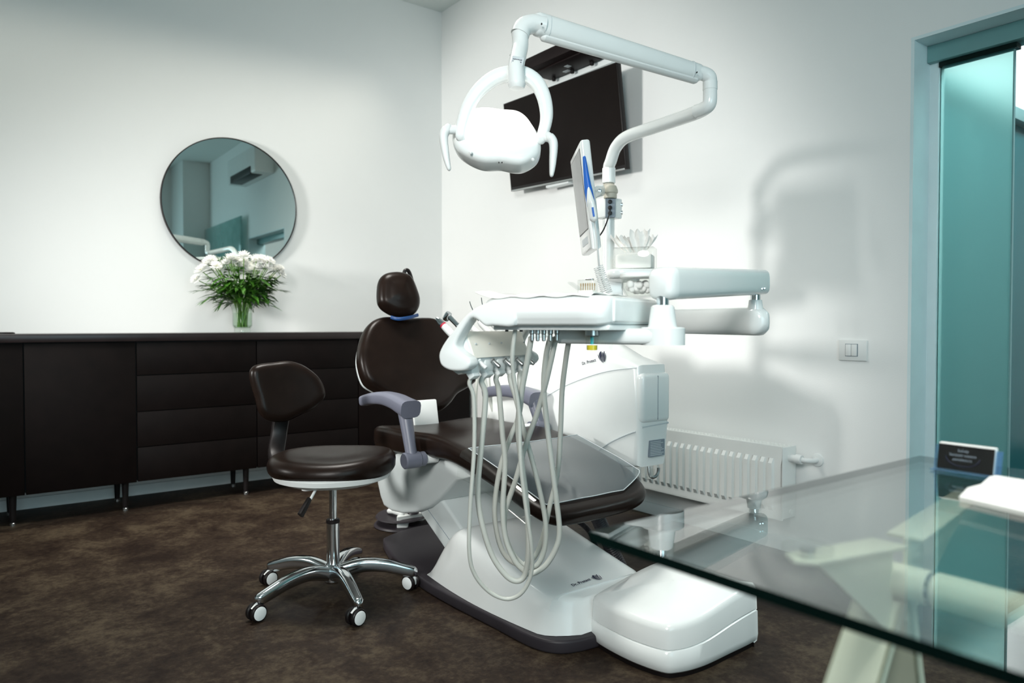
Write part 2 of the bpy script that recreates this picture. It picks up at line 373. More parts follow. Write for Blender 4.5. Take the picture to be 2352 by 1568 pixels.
# ================================================================== ROUND MIRROR
mc = V((-1.50, -.03, 1.70)); MR = .40
mt_ = thing('round_mirror', 'large round frameless looking mirror with thin black rim on white wall', 'mirror', mc)
bm = NB(); lathe(bm, [(MR, 0), (MR, .022), (MR-.004, .024), (MR-.006, .022), (MR-.006, 0)], mc+V((0, .024, 0)), (0, -1, 0), 96); obj('rim', bm, 'black', mt_)
bm = NB(); lathe(bm, [(MR-.006, 0), (MR-.006, .018), (0.001, .018)], mc+V((0, .024, 0)), (0, -1, 0), 96); obj('mirror_glass', bm, 'mirror', mt_)
bm = NB(); box2(bm, (mc.x-.05, -.006, mc.z+.1), (mc.x+.05, 0, mc.z+.16)); obj('wall_hook', bm, 'steel', mt_)

# ================================================================== FLOWERS
VX, VY = -1.497, -.2
vs = thing('flower_vase', 'tall clear glass vase of water on the worktop under the mirror', 'vase', (VX, VY, CT))
vz = .165
bm = NB(); lathe(bm, [(.001, .004), (.046, .002), (.046, .016), (.044, .02), (.056, .04), (.057, .12), (.066, .163), (.068, vz), (.065, vz), (.063, .16), (.054, .12), (.053, .042), (.04, .026), (.001, .024)], (VX, VY, CT), (0, 0, 1), 32); obj('glass_body', bm, 'vase', vs)
bm = NB(); lathe(bm, [(.001, .026), (.04, .028), (.0525, .044), (.0535, .115), (.001, .115)], (VX, VY, CT), (0, 0, 1), 24); obj('water', bm, 'water', vs)
# one flower head and its leaves, meshes shared by all stems
def petal_mesh():
    bm = NB()
    for ring, (n, tilt, ln, w) in enumerate(((18, 8, .038, .012), (16, 28, .034, .011), (13, 48, .027, .010), (9, 66, .020, .008))):
        for k in range(n):
            a = 2*PI*(k+.37*ring)/n + random.uniform(-.08, .08); t = math.radians(tilt+random.uniform(-7, 7))
            d = V((math.cos(a)*math.cos(t), math.sin(a)*math.cos(t), math.sin(t))); s = V((-math.sin(a), math.cos(a), 0)); n3 = s.cross(d)
            b0 = V((0, 0, .003*ring)); p = [b0+d*.004, b0+d*ln*.5+s*w*.5-n3*.001, b0+d*ln-n3*.003, b0+d*ln*.5-s*w*.5-n3*.001, b0+d*ln*.55+n3*.0015]
            v = [bm.verts.new(q) for q in p]
            for f in ((0, 1, 4), (1, 2, 4), (2, 3, 4), (3, 0, 4)): bm.faces.new([v[i] for i in f])
    return bm
def leaf_bm(bm, p, d, n, ln, w, droop=.25, seg=4, lob=0.):
    d = V(d).normalized(); s = d.cross(V(n)).normalized(); up = s.cross(d); prev = None
    for i in range(seg+1):
        t = i/seg; c = V(p)+d*ln*t+V((0, 0, -1))*droop*ln*t*t
        h = w*math.sin(PI*(t*.93+.05))*(1+lob*math.cos(i*PI)) if i < seg else .0004
        row = [bm.verts.new(c-s*h+up*h*.25), bm.verts.new(c-up*h*.05), bm.verts.new(c+s*h+up*h*.25)]
        if prev:
            for k in (0, 1): bm.faces.new((prev[k], prev[k+1], row[k+1], row[k]))
        prev = row
bq = [(452, 642), (463, 622), (478, 607), (497, 612), (505, 620), (520, 606), (536, 602), (548, 612), (560, 601), (569, 614), (583, 605), (590, 617), (602, 603), (612, 615), (600, 596), (622, 605), (632, 622), (645, 632), (560, 590), (484, 600), (530, 595), (574, 625), (545, 600), (615, 600), (589, 598), (641, 618), (625, 638)]
ORD = 'first second third fourth fifth sixth seventh eighth ninth tenth eleventh twelfth thirteenth fourteenth fifteenth sixteenth seventeenth eighteenth nineteenth twentieth twenty-first twenty-second twenty-third twenty-fourth twenty-fifth twenty-sixth twenty-seventh'.split()
bq.sort(); hm = None
for bi, (px, py) in enumerate(bq):
    dy = random.uniform(-.13, .07)
    if abs(px-560) > 70: dy *= .5
    p = onY(px, py, VY+dy); root = V((VX+(p.x-VX)*.12+random.uniform(-.02, .02), VY+random.uniform(-.025, .025), CT+.032))
    if (V((root.x, root.y, 0))-V((VX, VY, 0))).length > .034: root.x = VX+(root.x-VX)*.6; root.y = VY+(root.y-VY)*.6
    f = thing('chrysanthemum', ORD[bi]+' white chrysanthemum head from the left side of the bouquet in the vase', 'flower', root, 'white chrysanthemums in the glass vase')
    mouth = V((VX+(p.x-VX)*.3, VY+(p.y-VY)*.35, CT+vz)); mo = mouth-V((VX, VY, CT+vz))
    if mo.length > .045: mouth = V((VX, VY, CT+vz))+mo*(.045/mo.length)
    path = cr([root, mouth, mouth.lerp(p, .55)+V((0, 0, .012)), p], 5)
    bm = NB(); tube(bm, path, .0026, 5); obj('stem', bm, 'stem', f)
    nd = ((p-mouth).normalized()+V((0, -.45, .55))+V((random.uniform(-.2, .2), random.uniform(-.2, .1), 0))).normalized()
    x, y, z = frame(nd); mt = rotm(x, y, z).to_4x4() @ Matrix.Rotation(random.uniform(0, 6), 4, 'Z') @ Matrix.Scale(random.uniform(1.0, 1.3), 4); mt.translation = p-root
    if hm is None:
        bm = petal_mesh(); me = bpy.data.meshes.new('flower_head'); bm.to_mesh(me); bm.free(); me.materials.append(M['petal']); hm = me
        bm = NB(); bmesh.ops.create_icosphere(bm, subdivisions=1, radius=.0075, matrix=Matrix.Translation((0, 0, .010))@Matrix.Diagonal((1, 1, .6, 1))); ce = bpy.data.meshes.new('flower_centre'); bm.to_mesh(ce); bm.free(); ce.materials.append(M['pollen'])
    h = bpy.data.objects.new('flower_head', hm); COL.objects.link(h); h.parent = f; h.matrix_local = mt
    c = bpy.data.objects.new('flower_centre', ce); COL.objects.link(c); c.parent = f; c.matrix_local = mt
    for k in range(4):
        bm = NB(); t = random.uniform(.45, .85); q = path[int(t*(len(path)-1))]; a = random.uniform(0, 2*PI)
        leaf_bm(bm, q, V((math.cos(a), math.sin(a)*.7, random.uniform(-.1, .5))), V((0, 0, 1)), random.uniform(.05, .085), random.uniform(.009, .015), .35, 5, .3)
        obj('leaf', bm, 'leaf', f)
def frond(tip, label):
    root = V((VX+random.uniform(-.02, .02), VY+random.uniform(-.02, .02), CT+.04)); mouth = V((VX+(tip.x-VX)*.2, VY+(tip.y-VY)*.2, CT+vz+.01)); mo = mouth-V((VX, VY, CT+vz+.01))
    if mo.length > .047: mouth = V((VX, VY, CT+vz+.01))+mo*(.047/mo.length)
    f = thing('palm_frond', label, 'foliage', root, 'palm fronds in the vase')
    path = cr([root, mouth, mouth.lerp(tip, .6)+V((0, 0, .03)), tip], 6)
    bm = NB(); tube(bm, path, .0017, 5); obj('stem', bm, 'stem', f)
    bm = NB(); L = len(path)
    for i in range(int(L*.45), L):
        t = (i-L*.45)/(L*.55); d = (path[min(i+1, L-1)]-path[i-1]).normalized()
        for s in (-1, 1):
            sd = d.cross(V((0, 0, 1))).normalized()*s
            leaf_bm(bm, path[i], d*1.2+sd*(.75-.4*t)+V((0, 0, random.uniform(-.1, .3))), V((0, 0, 1)), .085*(1-.35*t), .0042, .15, 3)
    obj('frond_leaflets', bm, 'leaf', f)
for px, py, dy, lb in ((455, 668, 0, 'thin palm frond reaching far left under the leftmost white flower'), (470, 690, -.05, 'palm frond drooping to the lower left of the flower vase'), (640, 650, 0, 'palm frond reaching far right beside the rightmost white flower'),
        (612, 668, -.05, 'palm frond at the right of the bouquet above the hanging leaf'), (522, 600, .1, 'palm frond standing up behind the flowers in front of the left mirror half'), (585, 600, .1, 'palm frond standing up behind the flowers below the mirrored lamp arm'),
        (500, 660, -.12, 'palm frond in front of the left half of the bouquet'), (590, 655, -.13, 'palm frond in front of the right half of the bouquet'), (540, 662, -.14, 'palm frond in the front middle of the bouquet over the vase'),
        (470, 655, .05, 'palm frond at the back left of the bouquet'), (650, 668, .05, 'palm frond at the back right of the bouquet, lowest on that side'), (505, 700, -.03, 'lowest palm frond left of the vase rim')):
    frond(onY(px, py, VY+dy), lb)
bm = NB()
for k in range(430):
    a = random.uniform(0, 2*PI); r = random.uniform(.02, .155); z = random.uniform(.165, .20+.5*r+.08)
    p = V((VX+math.cos(a)*r, VY+math.sin(a)*r*.75, CT+z-.3*max(0, r-.12)))
    leaf_bm(bm, p, V((math.cos(a), math.sin(a)*.8, random.uniform(-.3, .7))), V((0, 0, 1)), random.uniform(.06, .11), random.uniform(.009, .017), .3, 4, .2)
for px, py, s in ((612, 690, 1), (606, 680, 1), (585, 690, .6)):
    p = onY(px-10, py-25, VY-.05); leaf_bm(bm, p, V((.4, 0, -.9)), V((0, -1, 0)), .1*s, .016, .1, 6, .35)
tag(obj('leaf_filler', bm, 'leaf'), 'dense dark green leaves between the flower stems above the vase', 'foliage', kind='stuff')

# ================================================================== TELEVISION and box above it
tvt = thing('television', 'flat black wall television tilted down on the right hand wall', 'television', (-.12, -1.46, 1.78))
a = V((-.165, -.985, 2.315)); b = V((-.165, -1.955, 2.295)); c = V((-.105, -1.965, 1.762)); d = V((-.105, -.985, 1.79))
nx = (b-a).cross(d-a).normalized(); nx = nx if nx.x < 0 else -nx
bm = NB(); prism(bm, [a, b, c, d], -nx, .03, .004); obj('casing', bm, 'black', tvt)
def lerp4(s, t): return (a.lerp(b, s)).lerp(d.lerp(c, s), t)
bm = NB(); prism(bm, [lerp4(.008, .014)+nx*.0015, lerp4(.992, .014)+nx*.0015, lerp4(.992, .955)+nx*.0015, lerp4(.008, .955)+nx*.0015], -nx, .003); obj('screen', bm, 'tv', tvt, 0)
bm = NB(); prism(bm, [lerp4(.01, .985)+nx*.003, lerp4(.99, .985)+nx*.003, lerp4(.99, 1.0)+nx*.003, lerp4(.01, 1.0)+nx*.003], -nx, .02, .002); obj('lower_bezel', bm, 'steel', tvt)
bm = NB(); box2(bm, (-.10, -1.2, 1.95), (-.0, -1.24, 2.2), .002); box2(bm, (-.10, -1.7, 1.95), (-.0, -1.74, 2.2), .002); box2(bm, (-.02, -1.8, 2.0), (0, -1.1, 2.15), .003); obj('wall_mount', bm, 'black', tvt)
bm = NB(); box2(bm, (-.09, -1.50, 1.765), (-.04, -1.30, 1.80), .006); obj('sensor_box', bm, 'trim', tvt)
mx = thing('media_box', 'shallow black box on the wall above the television', 'media box', (-.14, -1.5, 2.40))
bm = NB(); box2(bm, (-.255, -1.735, 2.405), (-.03, -1.285, 2.47), .004); obj('casing', bm, 'media', mx)
bm = NB(); box2(bm, (-.20, -1.72, 2.398), (-.045, -1.295, 2.406), .002); obj('underside', bm, 'media', mx)
for y in (-1.34, -1.50, -1.66):
    bm = NB(); lathe(bm, [(.012, 0), (.012, .016), (.009, .018)], (-.06, y, 2.399), (0, 0, -1), 14); obj('rubber_foot', bm, 'black', mx)
for y, s in ((-1.52, .03), (-1.45, .045)):
    bm = NB(); box2(bm, (-.11 if s < .04 else -.09, y-s, 2.3965), (-.14 if s < .04 else -.065, y, 2.398)); obj('sticker', bm, 'sticker', mx, 0)
bm = NB(); box2(bm, (-.03, -1.78, 2.37), (0, -1.25, 2.49), .003); obj('wall_bracket', bm, 'trim', mx)
bm = NB(); box2(bm, (-.05, -1.79, 2.40), (-.0, -1.737, 2.455), .003); obj('end_block', bm, 'media', mx)

# ================================================================== LIGHT SWITCH, RADIATOR
sw = thing('light_switch', 'white double light switch plate on the wall left of the sliding door', 'switch', (0, -3.105, .85))
bm = NB(); box2(bm, (-.008, -3.165, .828), (0, -3.05, .910), .003); obj('plate', bm, 'white2', sw)
for y in (-3.092, -3.116):
    bm = NB(); box2(bm, (-.013, y-.0112, .847), (-.007, y+.0112, .893), .002); obj('rocker', bm, 'white2', sw)
bm = NB(); box2(bm, (-.0085, -3.130, .845), (-.0078, -3.078, .895)); obj('rocker_gap', bm, 'print', sw, 0)
RX0, RX1, RY0, RY1, RZ0, RZ1 = -.115, -.02, -2.87, -1.55, .162, .462
rd = thing('radiator', 'long low white panel radiator under the wall left of the door', 'radiator', (-.06, -2.2, .16))
bm = NB(); prof = []
n = 32; w = (RY1-RY0-.06)/n
def radx(y, z):
    t = (y-RY0-.03)/w; k = t-math.floor(t)
    inz = max(0, min(1, (z-RZ0-.03)/.02, (RZ1-.05-z)/.02)); g = 1 if .3 < k < .7 else max(0, 1-abs(k-.5)*2.0)*0
    s = max(0, min(1, (.34-abs(k-.5))/.12)); return RX0-.012*s*inz
zs = [RZ0, RZ0+.03, RZ0+.05, RZ1-.07, RZ1-.05, RZ1]; ys = [RY0]+[RY0+.03+w*(i+f) for i in range(n) for f in (.02, .16, .28, .72, .84, .98)]+[RY1]
G = [[bm.verts.new((radx(y, z), y, z)) for y in ys] for z in zs]
for i in range(len(zs)-1):
    for j in range(len(ys)-1): bm.faces.new((G[i][j], G[i][j+1], G[i+1][j+1], G[i+1][j]))
obj('ribbed_panel', bm, 'enamel', rd, 25)
bm = NB(); box2(bm, (RX0+.012, RY0+.004, RZ0+.004), (RX1, RY1-.004, RZ1-.012), .003); obj('convector', bm, 'enamel', rd)
bm = NB(); box2(bm, (RX0+.001, RY0, RZ1-.004), (RX0+.006, RY1, RZ1+.004), .001); box2(bm, (RX0, RY0-.002, RZ0-.006), (RX0+.010, RY1, RZ0+.003), .002); obj('edge_roll', bm, 'enamel', rd)
bm = NB(); box2(bm, (RX0+.002, RY0-.003, RZ0), (RX1+.004, RY0+.003, RZ1), .003); obj('side_cover', bm, 'enamel', rd)
bm = NB()
for i in range(66): y = RY0+.02+i*.0195; box2(bm, (RX0+.014, y, RZ1-.012), (RX1, y+.007, RZ1-.002))
for i in range(4): x = RX0+.014+i*.024; box2(bm, (x, RY0, RZ1-.010), (x+.004, RY1, RZ1-.0005))
tag(obj('top_grille', bm, 'enamel', rd, 0), kind='stuff')
bm = NB(); lathe(bm, [(.012, 0), (.012, .006), (.007, .008), (.007, .006)], (-.055, RY0-.003, .185), (0, -1, 0), 16); obj('bleed_plug', bm, 'enamel', rd)
bm = NB(); lathe(bm, [(.016, 0), (.016, .03), (.02, .032), (.02, .055), (.018, .058)], (-.065, RY0-.002, .415), (0, -1, 0), 18); obj('valve_head', bm, 'white2', rd)
bm = NB(); tube(bm, cr([(-.065, RY0-.04, .415), (-.06, RY0-.075, .413), (-.03, RY0-.09, .411), (-.002, RY0-.09, .411)], 5), .011, 12); obj('valve_pipe', bm, 'white2', rd)
bm = NB(); lathe(bm, [(.028, 0), (.026, .006), (.012, .01)], (0, RY0-.09, .411), (-1, 0, 0), 20); obj('wall_rosette', bm, 'white2', rd)

# air conditioner above the door, seen in the mirror
ac = thing('air_conditioner', 'white air conditioner with black slot above the door, seen in the mirror', 'air conditioner', (-.12, -4.1, 2.62))
bm = NB(); box2(bm, (-.22, -4.65, 2.66), (0, -3.6, 2.95), .02, 3); obj('casing', bm, 'white2', ac)
bm = NB(); box2(bm, (-.228, -4.50, 2.655), (-.09, -3.75, 2.74), .004); obj('louvre', bm, 'black', ac)

# ================================================================== DENTAL CHAIR
XC = -1.215
dc = thing('dental_chair', 'dark brown reclining dental chair on a white and charcoal base', 'dental chair', (XC, -2.3, 0))
# base plate (charcoal)
pl = [onZ(x, y, .0) for x, y in ((881, 1262), (905, 1300), (960, 1347), (1025, 1387), (1130, 1442), (1215, 1487), (1275, 1503), (1330, 1499), (1390, 1482))]
P2 = [(p.x, p.y) for p in pl]; P2 += [(-1.06, -3.03), (-.98, -2.95), (-.97, -2.5), (-.98, -1.9), (-1.02, -1.72), (-1.10, -1.66), (-1.22, -1.67), (-1.34, -1.72)]
o2 = [(q.x, q.y) for q in cr([(x, y, 0) for x, y in P2], 4, True)]
bm = NB(); cushion(bm, o2, .040, .008, 0, lambda s, t, n: V((s, t, n)), 3); obj('base_plate', bm, 'dkgrey', dc)
# white base cover: sections along y
bm = NB(); secs = []
def cov(y):
    u = (y+3.0)/.74                                    # 0 front .. 1 rear
    h = .045+(.085+.115*min(1, u*1.25))*(1 if u < .72 else max(.02, 1-((u-.72)/.28)**1.5))
    xl = -1.44-.035*math.sin(PI*min(1, u*.9)); xr = -1.0+.02*u
    if u < .12: k = 1-((.12-u)/.12)**2; xl += .09*(1-k); xr -= .09*(1-k); 
    return xl, xr, h
N = 26
for i in range(N+1):
    u = (i/N)**1.15; y = -3.0+.74*u; xl, xr, h = cov(y); row = []
    z0 = .041; hh = h-z0
    for k in range(33):
        s = k/32; a = PI*(1-s); e = .15
        cx = math.cos(a); sn = math.sin(a)
        xx = math.copysign(abs(cx)**e, cx); zz = abs(sn)**.20
        mid = (xl+xr)/2; wd_ = (xr-xl)/2*(1-.10*zz)
        row.append(V((mid+xx*wd_, y+(.025*zz if i < 3 else 0), z0+hh*zz*(1+.10*sn))))
    secs.append(row)
ring_faces(bm, secs, closed_u=False, cap=False)
bm.verts.ensure_lookup_table()
for r in (0, N):
    try: bm.faces.new([bm.verts[r*33+k] for k in range(33)])
    except ValueError: pass
obj('base_cover', bm, 'white', dc, 40)
# lifting arm
bm = NB()
aL = [onX(x, y, -1.385) for x, y in ((945, 1150), (1049, 1303), (1102, 1278), (1008, 1138), (985, 1110))]
prism(bm, aL, (1, 0, 0), .34, .012, 3); obj('lift_arm', bm, 'greyshell', dc)
bm = NB(); tube(bm, [onX(978, 1163, -1.3855), onX(1062, 1280, -1.3855)], .0012, 6); obj('arm_seam', bm, 'print', dc, 0)
# housing under the seat
hp = [(869, 1062), (862, 1085), (866, 1112), (872, 1140), (880, 1162), (897, 1174), (925, 1180), (955, 1177), (985, 1166), (1010, 1146), (1030, 1122), (1048, 1104), (1084, 1096), (1062, 1076), (1030, 1058), (990, 1043), (960, 1036), (910, 1040)]
HX = -1.405
hq = [onX(x, y, HX) for x, y in hp]
bm = NB(); prism(bm, hq, (1, 0, 0), .40, .014, 3); obj('seat_housing', bm, 'greyshell', dc, 40)
# seat and leg rest, one continuous upholstered body bent along the chair
SP = [(-1.80, .535), (-1.95, .548), (-2.12, .553), (-2.30, .562), (-2.45, .556), (-2.62, .525), (-2.80, .478), (-2.93, .440), (-3.01, .415)]   # y, z of the top
spl = cr([(0, y, z) for y, z in SP], 6)
acc = [0.]
for p, q in zip(spl, spl[1:]): acc.append(acc[-1]+(q-p).length)
SL = acc[-1]
def sp(s):
    s = max(0, min(SL-1e-6, s)); i = 0
    while acc[i+1] < s: i += 1
    t = (s-acc[i])/(acc[i+1]-acc[i]); p = spl[i].lerp(spl[i+1], t); d = (spl[i+1]-spl[i]).normalized(); return p, V((0, -d.z, d.y)) * (1 if -d.y > 0 else 1)
TH = .085
def seatmap(s, t, n):
    p, nn = sp(s); nrm = V((0, nn.y, nn.z)); nrm = -nrm if nrm.z < 0 else nrm
    dish = .018*(abs(t)/.27)**2*(1-min(1, s/.9)) if n > TH*.6 else 0
    k = 1-.40*max(0, min(1, (s-.45)/.5))                # the body thins towards the foot
    return V((XC+t, p.y, p.z))+nrm*((n-TH)*(k if n < TH else 1)+dish)
so = cr([(x, y, 0) for x, y in ((.0, -.14), (.015, -.21), (.08, -.262), (.25, -.265), (.42, -.250), (.55, -.252), (.75, -.262), (1.0, -.266), (SL-.09, -.262), (SL-.025, -.238), (SL, -.18), (SL, 0), (SL-.015, .12), (SL-.06, .20), (SL-.15, .245), (1.0, .262), (.75, .262), (.55, .252), (.42, .250), (.25, .265), (.08, .262), (.015, .21), (.0, .14))], 5, True)
so = [(p.x, p.y) for p in so]
def dense(bm, poly, thick, edge, f, gs=26, gt=14, dome=0.):
    """body over an outline with a regular inner grid, so that it can bend"""
    cushion(bm, poly, thick, edge, dome, f, 5, tuple(1-i/9 for i in range(1, 9)))
bm = NB(); dense(bm, so, TH, .035, seatmap); obj('seat', bm, 'leather', dc, 60)
# backrest on its own plane, traced outline
BP = V((XC, -1.80, .62)); BN = V((0, -.93, .36)).normalized(); BU = V((1, 0, 0)); BV_ = BN.cross(BU); BV_ = BV_ if BV_.z > 0 else -BV_
bo_px = [(823, 835), (825, 795), (838, 757), (857, 737), (885, 730), (925, 734), (965, 732), (995, 735), (1028, 756), (1060, 800), (1085, 845), (1092, 872), (1076, 888), (1048, 905), (1028, 930), (1000, 946), (940, 946), (905, 925), (870, 902), (838, 880)]
def backmap(s, t, n): return BP+BU*s+BV_*t+BN*(n-.075)
bo = []
for x, y in bo_px:
    q = onP(x, y, BP-BN*.03, BN)-BP; bo.append((q.dot(BU), q.dot(BV_)))
bo = [(p.x, p.y) for p in cr([(x, y, 0) for x, y in bo], 5, True)]
bm = NB(); cushion(bm, bo, .085, .032, .012, backmap, 5); obj('backrest', bm, 'leather', dc, 60)
bs = inset2(bo, .013); bm = NB(); cushion(bm, bs, .03, .012, 0, lambda s, t, n: backmap(s, t, n-.022), 3); obj('back_shell', bm, 'greyshell', dc, 50)
# hinge between seat and back
bm = NB(); rbox(bm, onY(972, 962, -1.86), (.12, .06, .16), .006, 2, Matrix.Rotation(-.2, 3, 'X')); obj('back_hinge', bm, 'white2', dc)
# headrest
HN = V((-.20, -.94, .25)).normalized(); HPc = V((XC-.0, -1.66, 1.10)); HU = V((0, 0, 1)).cross(HN).normalized(); HU = -HU if HU.x < 0 else HU; HV = HN.cross(HU); HV = HV if HV.z > 0 else -HV
ho = []
for x, y in ((866, 685), (868, 650), (880, 632), (905, 626), (930, 629), (945, 640), (956, 664), (963, 690), (958, 713), (940, 727), (910, 727), (885, 716), (871, 703)):
    q = onP(x, y, HPc, HN)-HPc; ho.append((q.dot(HU), q.dot(HV)))
ho = [(p.x, p.y) for p in cr([(x, y, 0) for x, y in ho], 5, True)]
bm = NB(); cushion(bm, ho, .10, .045, .012, lambda s, t, n: HPc+HU*s+HV*t+HN*(n-.05), 6); obj('headrest', bm, 'leather', dc, 60)
bm = NB(); rbox(bm, HPc-HN*.045+V((0, 0, -.13)), (.06, .02, .24), .004, 2, Matrix.Rotation(.3, 3, 'X')); obj('headrest_post', bm, 'steel', dc)
bm = NB(); tube(bm, cr([at(926, 640, 3.45), at(930, 622, 3.45), at(938, 622, 3.46), at(945, 640, 3.47), at(947, 655, 3.47)], 6), .009, 10); obj('headrest_handle', bm, 'black', dc)
bm = NB(); tube(bm, cr([onP(898, 728, HPc+HN*.0, HN), onP(915, 732, HPc+HN*.03, HN), onP(940, 729, HPc+HN*.03, HN), onP(960, 723, HPc, HN)], 6), .008, 8, .5); obj('headrest_strap', bm, 'strap', dc, label='deep blue strap')
# armrests
def armrest(X, px, post, mirror):
    A = [onX(x, y, X) for x, y in px]
    path = cr(A, 6); N = len(path)
    bm = NB(); tube(bm, path, lambda t: .021+.012*t, 16, 1.25, (0, 0, 1), False, 3.6); o = obj('armrest_pad', bm, 'lav', dc, 50)
    a, b = onX(post[0][0], post[0][1], X), onX(post[1][0], post[1][1], X)
    bm = NB(); tube(bm, [a, a.lerp(b, .5), b], [.027, .023, .021], 14, 1., (1, 0, 0)); obj('armrest_post', bm, 'lav', dc)
    s = 1 if X < XC else -1
    bm = NB(); lathe(bm, [(.026, 0), (.030, .004), (.030, .062), (.027, .066), (.027, .085)], b+V((-.034*s, 0, -.01)), (s, 0, 0), 24); obj('armrest_pivot', bm, 'lav', dc)
    bm = NB(); lathe(bm, [(.02, 0), (.02, .06)], b+V((.045*s, 0, -.01)), (s, 0, 0), 16); obj('pivot_pin', bm, 'white2', dc)
armrest(-1.515, [(838, 920), (858, 915), (885, 914), (910, 921), (930, 932), (944, 940)], [(930, 945), (946, 1050)], False)
armrest(-.95, [(1118, 903), (1135, 898), (1165, 897), (1195, 901), (1218, 910), (1234, 918)], [(1225, 920), (1240, 975)], True)
# corrugated suction hoses running from under the leg rest to the floor
def ribbed(bm, pts, r, step=.009, amp=.12):
    P = cr(pts, 14); L = [0.]
    for p, q in zip(P, P[1:]): L.append(L[-1]+(q-p).length)
    n = int(L[-1]/step)*2; out = []; i = 0
    for k in range(n+1):
        s = L[-1]*k/n
        while i < len(L)-2 and L[i+1] < s: i += 1
        t = (s-L[i])/max(1e-9, L[i+1]-L[i]); out.append(P[i].lerp(P[i+1], min(1, t)))
    tube(bm, out, [r*(1-amp*(k % 2)) for k in range(n+1)], 16)
bm = NB(); ribbed(bm, [at(1366, 1175, 2.62), at(1385, 1215, 2.66), at(1404, 1260, 2.68), at(1436, 1325, 2.70)], .027); obj('suction_hose', bm, 'dkgrey', dc, 0)
bm = NB(); ribbed(bm, [at(1318, 1190, 2.78), at(1345, 1210, 2.78), at(1362, 1235, 2.79), at(1375, 1285, 2.82)], .011, .006); obj('suction_hose', bm, 'dkgrey', dc, 0)
# rear stub of the arm joining the unit
bm = NB(); box2(bm, (-1.05, -2.40, .30), (-.889, -2.2, .49), .02, 3); obj('unit_bracket', bm, 'greyshell', dc)
def emblem(o, x, y, h, parent, mname='navy'):
    """leaf bundle mark: four swept blades"""
    x = V(x).normalized(); y = V(y).normalized(); n = x.cross(y).normalized(); bm = NB()
    blades = ([(-.46, .34), (-.44, .05), (-.22, -.30), (-.34, .05)], [(-.20, .46), (-.34, .20), (-.14, -.36), (-.05, -.40), (-.12, .0), (.02, .48)],
              [(.10, .42), (-.04, .10), (.0, -.42), (.06, -.44), (.06, .0), (.16, .36)], [(.34, .46), (.16, .20), (.12, -.30), (.20, -.44), (.22, -.05), (.40, .40)], [(.50, .30), (.46, -.05), (.26, -.44), (.36, -.05)])
    for bl in blades:
        pts = cr([(a, b, 0) for a, b in bl], 5, True); vs_ = [bm.verts.new(V(o)+x*(p.x*h)+y*(p.y*h)+n*.0006) for p in pts]
        try: bm.faces.new(vs_)
        except ValueError: pass
    bmesh.ops.triangulate(bm, faces=bm.faces)
    ob = obj('emblem', bm, mname, parent, 0); ob['label'] = 'dark navy leaf bundle emblem'; return ob
# mark printed on the base cover
def surf_hit(ob, px, py):
    inv = V(CAM)-WL[ob]; ok, loc, nrm, _ = ob.ray_cast(inv, ray(px, py).normalized()) if False else (False, None, None, None)
    return None
bco = [o for o in dc.children if o.name.startswith('base_cover')][0]
from mathutils.bvhtree import BVHTree
def bvh(o):
    me = o.data; return BVHTree.FromPolygons([v.co+WL[o] for v in me.vertices], [tuple(p.vertices) for p in me.polygons])
tree = bvh(bco)
def hit(tree, x, y, off=.001):
    p, n, i, dd = tree.ray_cast(CAM, ray(x, y).normalized()); n = n if n.dot(ray(x, y)) < 0 else -n; return p+n*off, n
p0, n0 = hit(tree, 1316, 1348); p1, n1 = hit(tree, 1358, 1333); p2, n2 = hit(tree, 1371, 1328)
xd = (p1-p0).normalized(); yd = n1.cross(xd)
text('lettering', 'Dr. Protect', (p1-p0).length*.212, p0+n1*.002, xd, yd, 'navy', dc, label='navy maker lettering')
emblem(p2+n2*.0015, xd, yd, .034, dc)

# removable clear cover lying on the leg rest
def covmap(s, t, n):
    return seatmap(s, t, TH+.006+n)
bm = NB(); s0, s1 = .74, SL-.06
for (ta, tb, nt_) in ((-.235, .262, 24),):
    gs = 26; Gd = []
    for i in range(gs+1):
        s = s0+(s1-s0)*i/gs; row = []
        for j in range(nt_+1):
            t = ta+(tb-ta)*j/nt_
            if i > gs-6: t = min(.262-.017*(i-gs+6)**1.3, t)
            row.append(bm.verts.new(covmap(s, t, .0012*math.sin(s*23+t*17)*math.sin(t*31))))
        Gd.append(row)
    for i in range(gs):
        for j in range(nt_): bm.faces.new((Gd[i][j], Gd[i][j+1], Gd[i+1][j+1], Gd[i+1][j]))
bdry = [v.co.copy() for v in Gd[0]]+[r[-1].co.copy() for r in Gd[1:]]+[v.co.copy() for v in reversed(Gd[-1][:-1])]+[r[0].co.copy() for r in reversed(Gd[1:-1])]
# side flap hanging over the left edge
fl_ = []
for i in range(gs+1):
    s = s0+(s1-s0)*.92*i/gs; row = []
    for k, (t, n) in enumerate(((-.238, .003), (-.258, -.006), (-.2685, -.03), (-.270, -.06), (-.270, -.10))): row.append(bm.verts.new(seatmap(s, t, TH+n)))
    fl_.append(row)
pc = thing('seat_cover', 'clear grey plastic cover lying over the foot end of the dental chair', 'cover', seatmap(1.0, 0, TH+.004))
obj('sheet', bm, 'film', pc, 60)
bm = NB()
for i in range(gs):
    pass
fb = [[seatmap(s0+(s1-s0)*.92*i/gs, t, TH+n) for t, n in ((-.236, .007), (-.262, -.002), (-.2695, -.03), (-.2705, -.075), (-.2705, -.115))] for i in range(gs+1)]
ring_faces(bm, fb, False, False); obj('side_flap', bm, 'glass', pc, 60)
bm = NB(); tube(bm, bdry+[bdry[0]], .0016, 6); obj('welded_edge', bm, 'sticker', pc)
bm = NB(); tube(bm, [r[-1] for r in fb], .0015, 6); obj('welded_edge', bm, 'glass', pc)

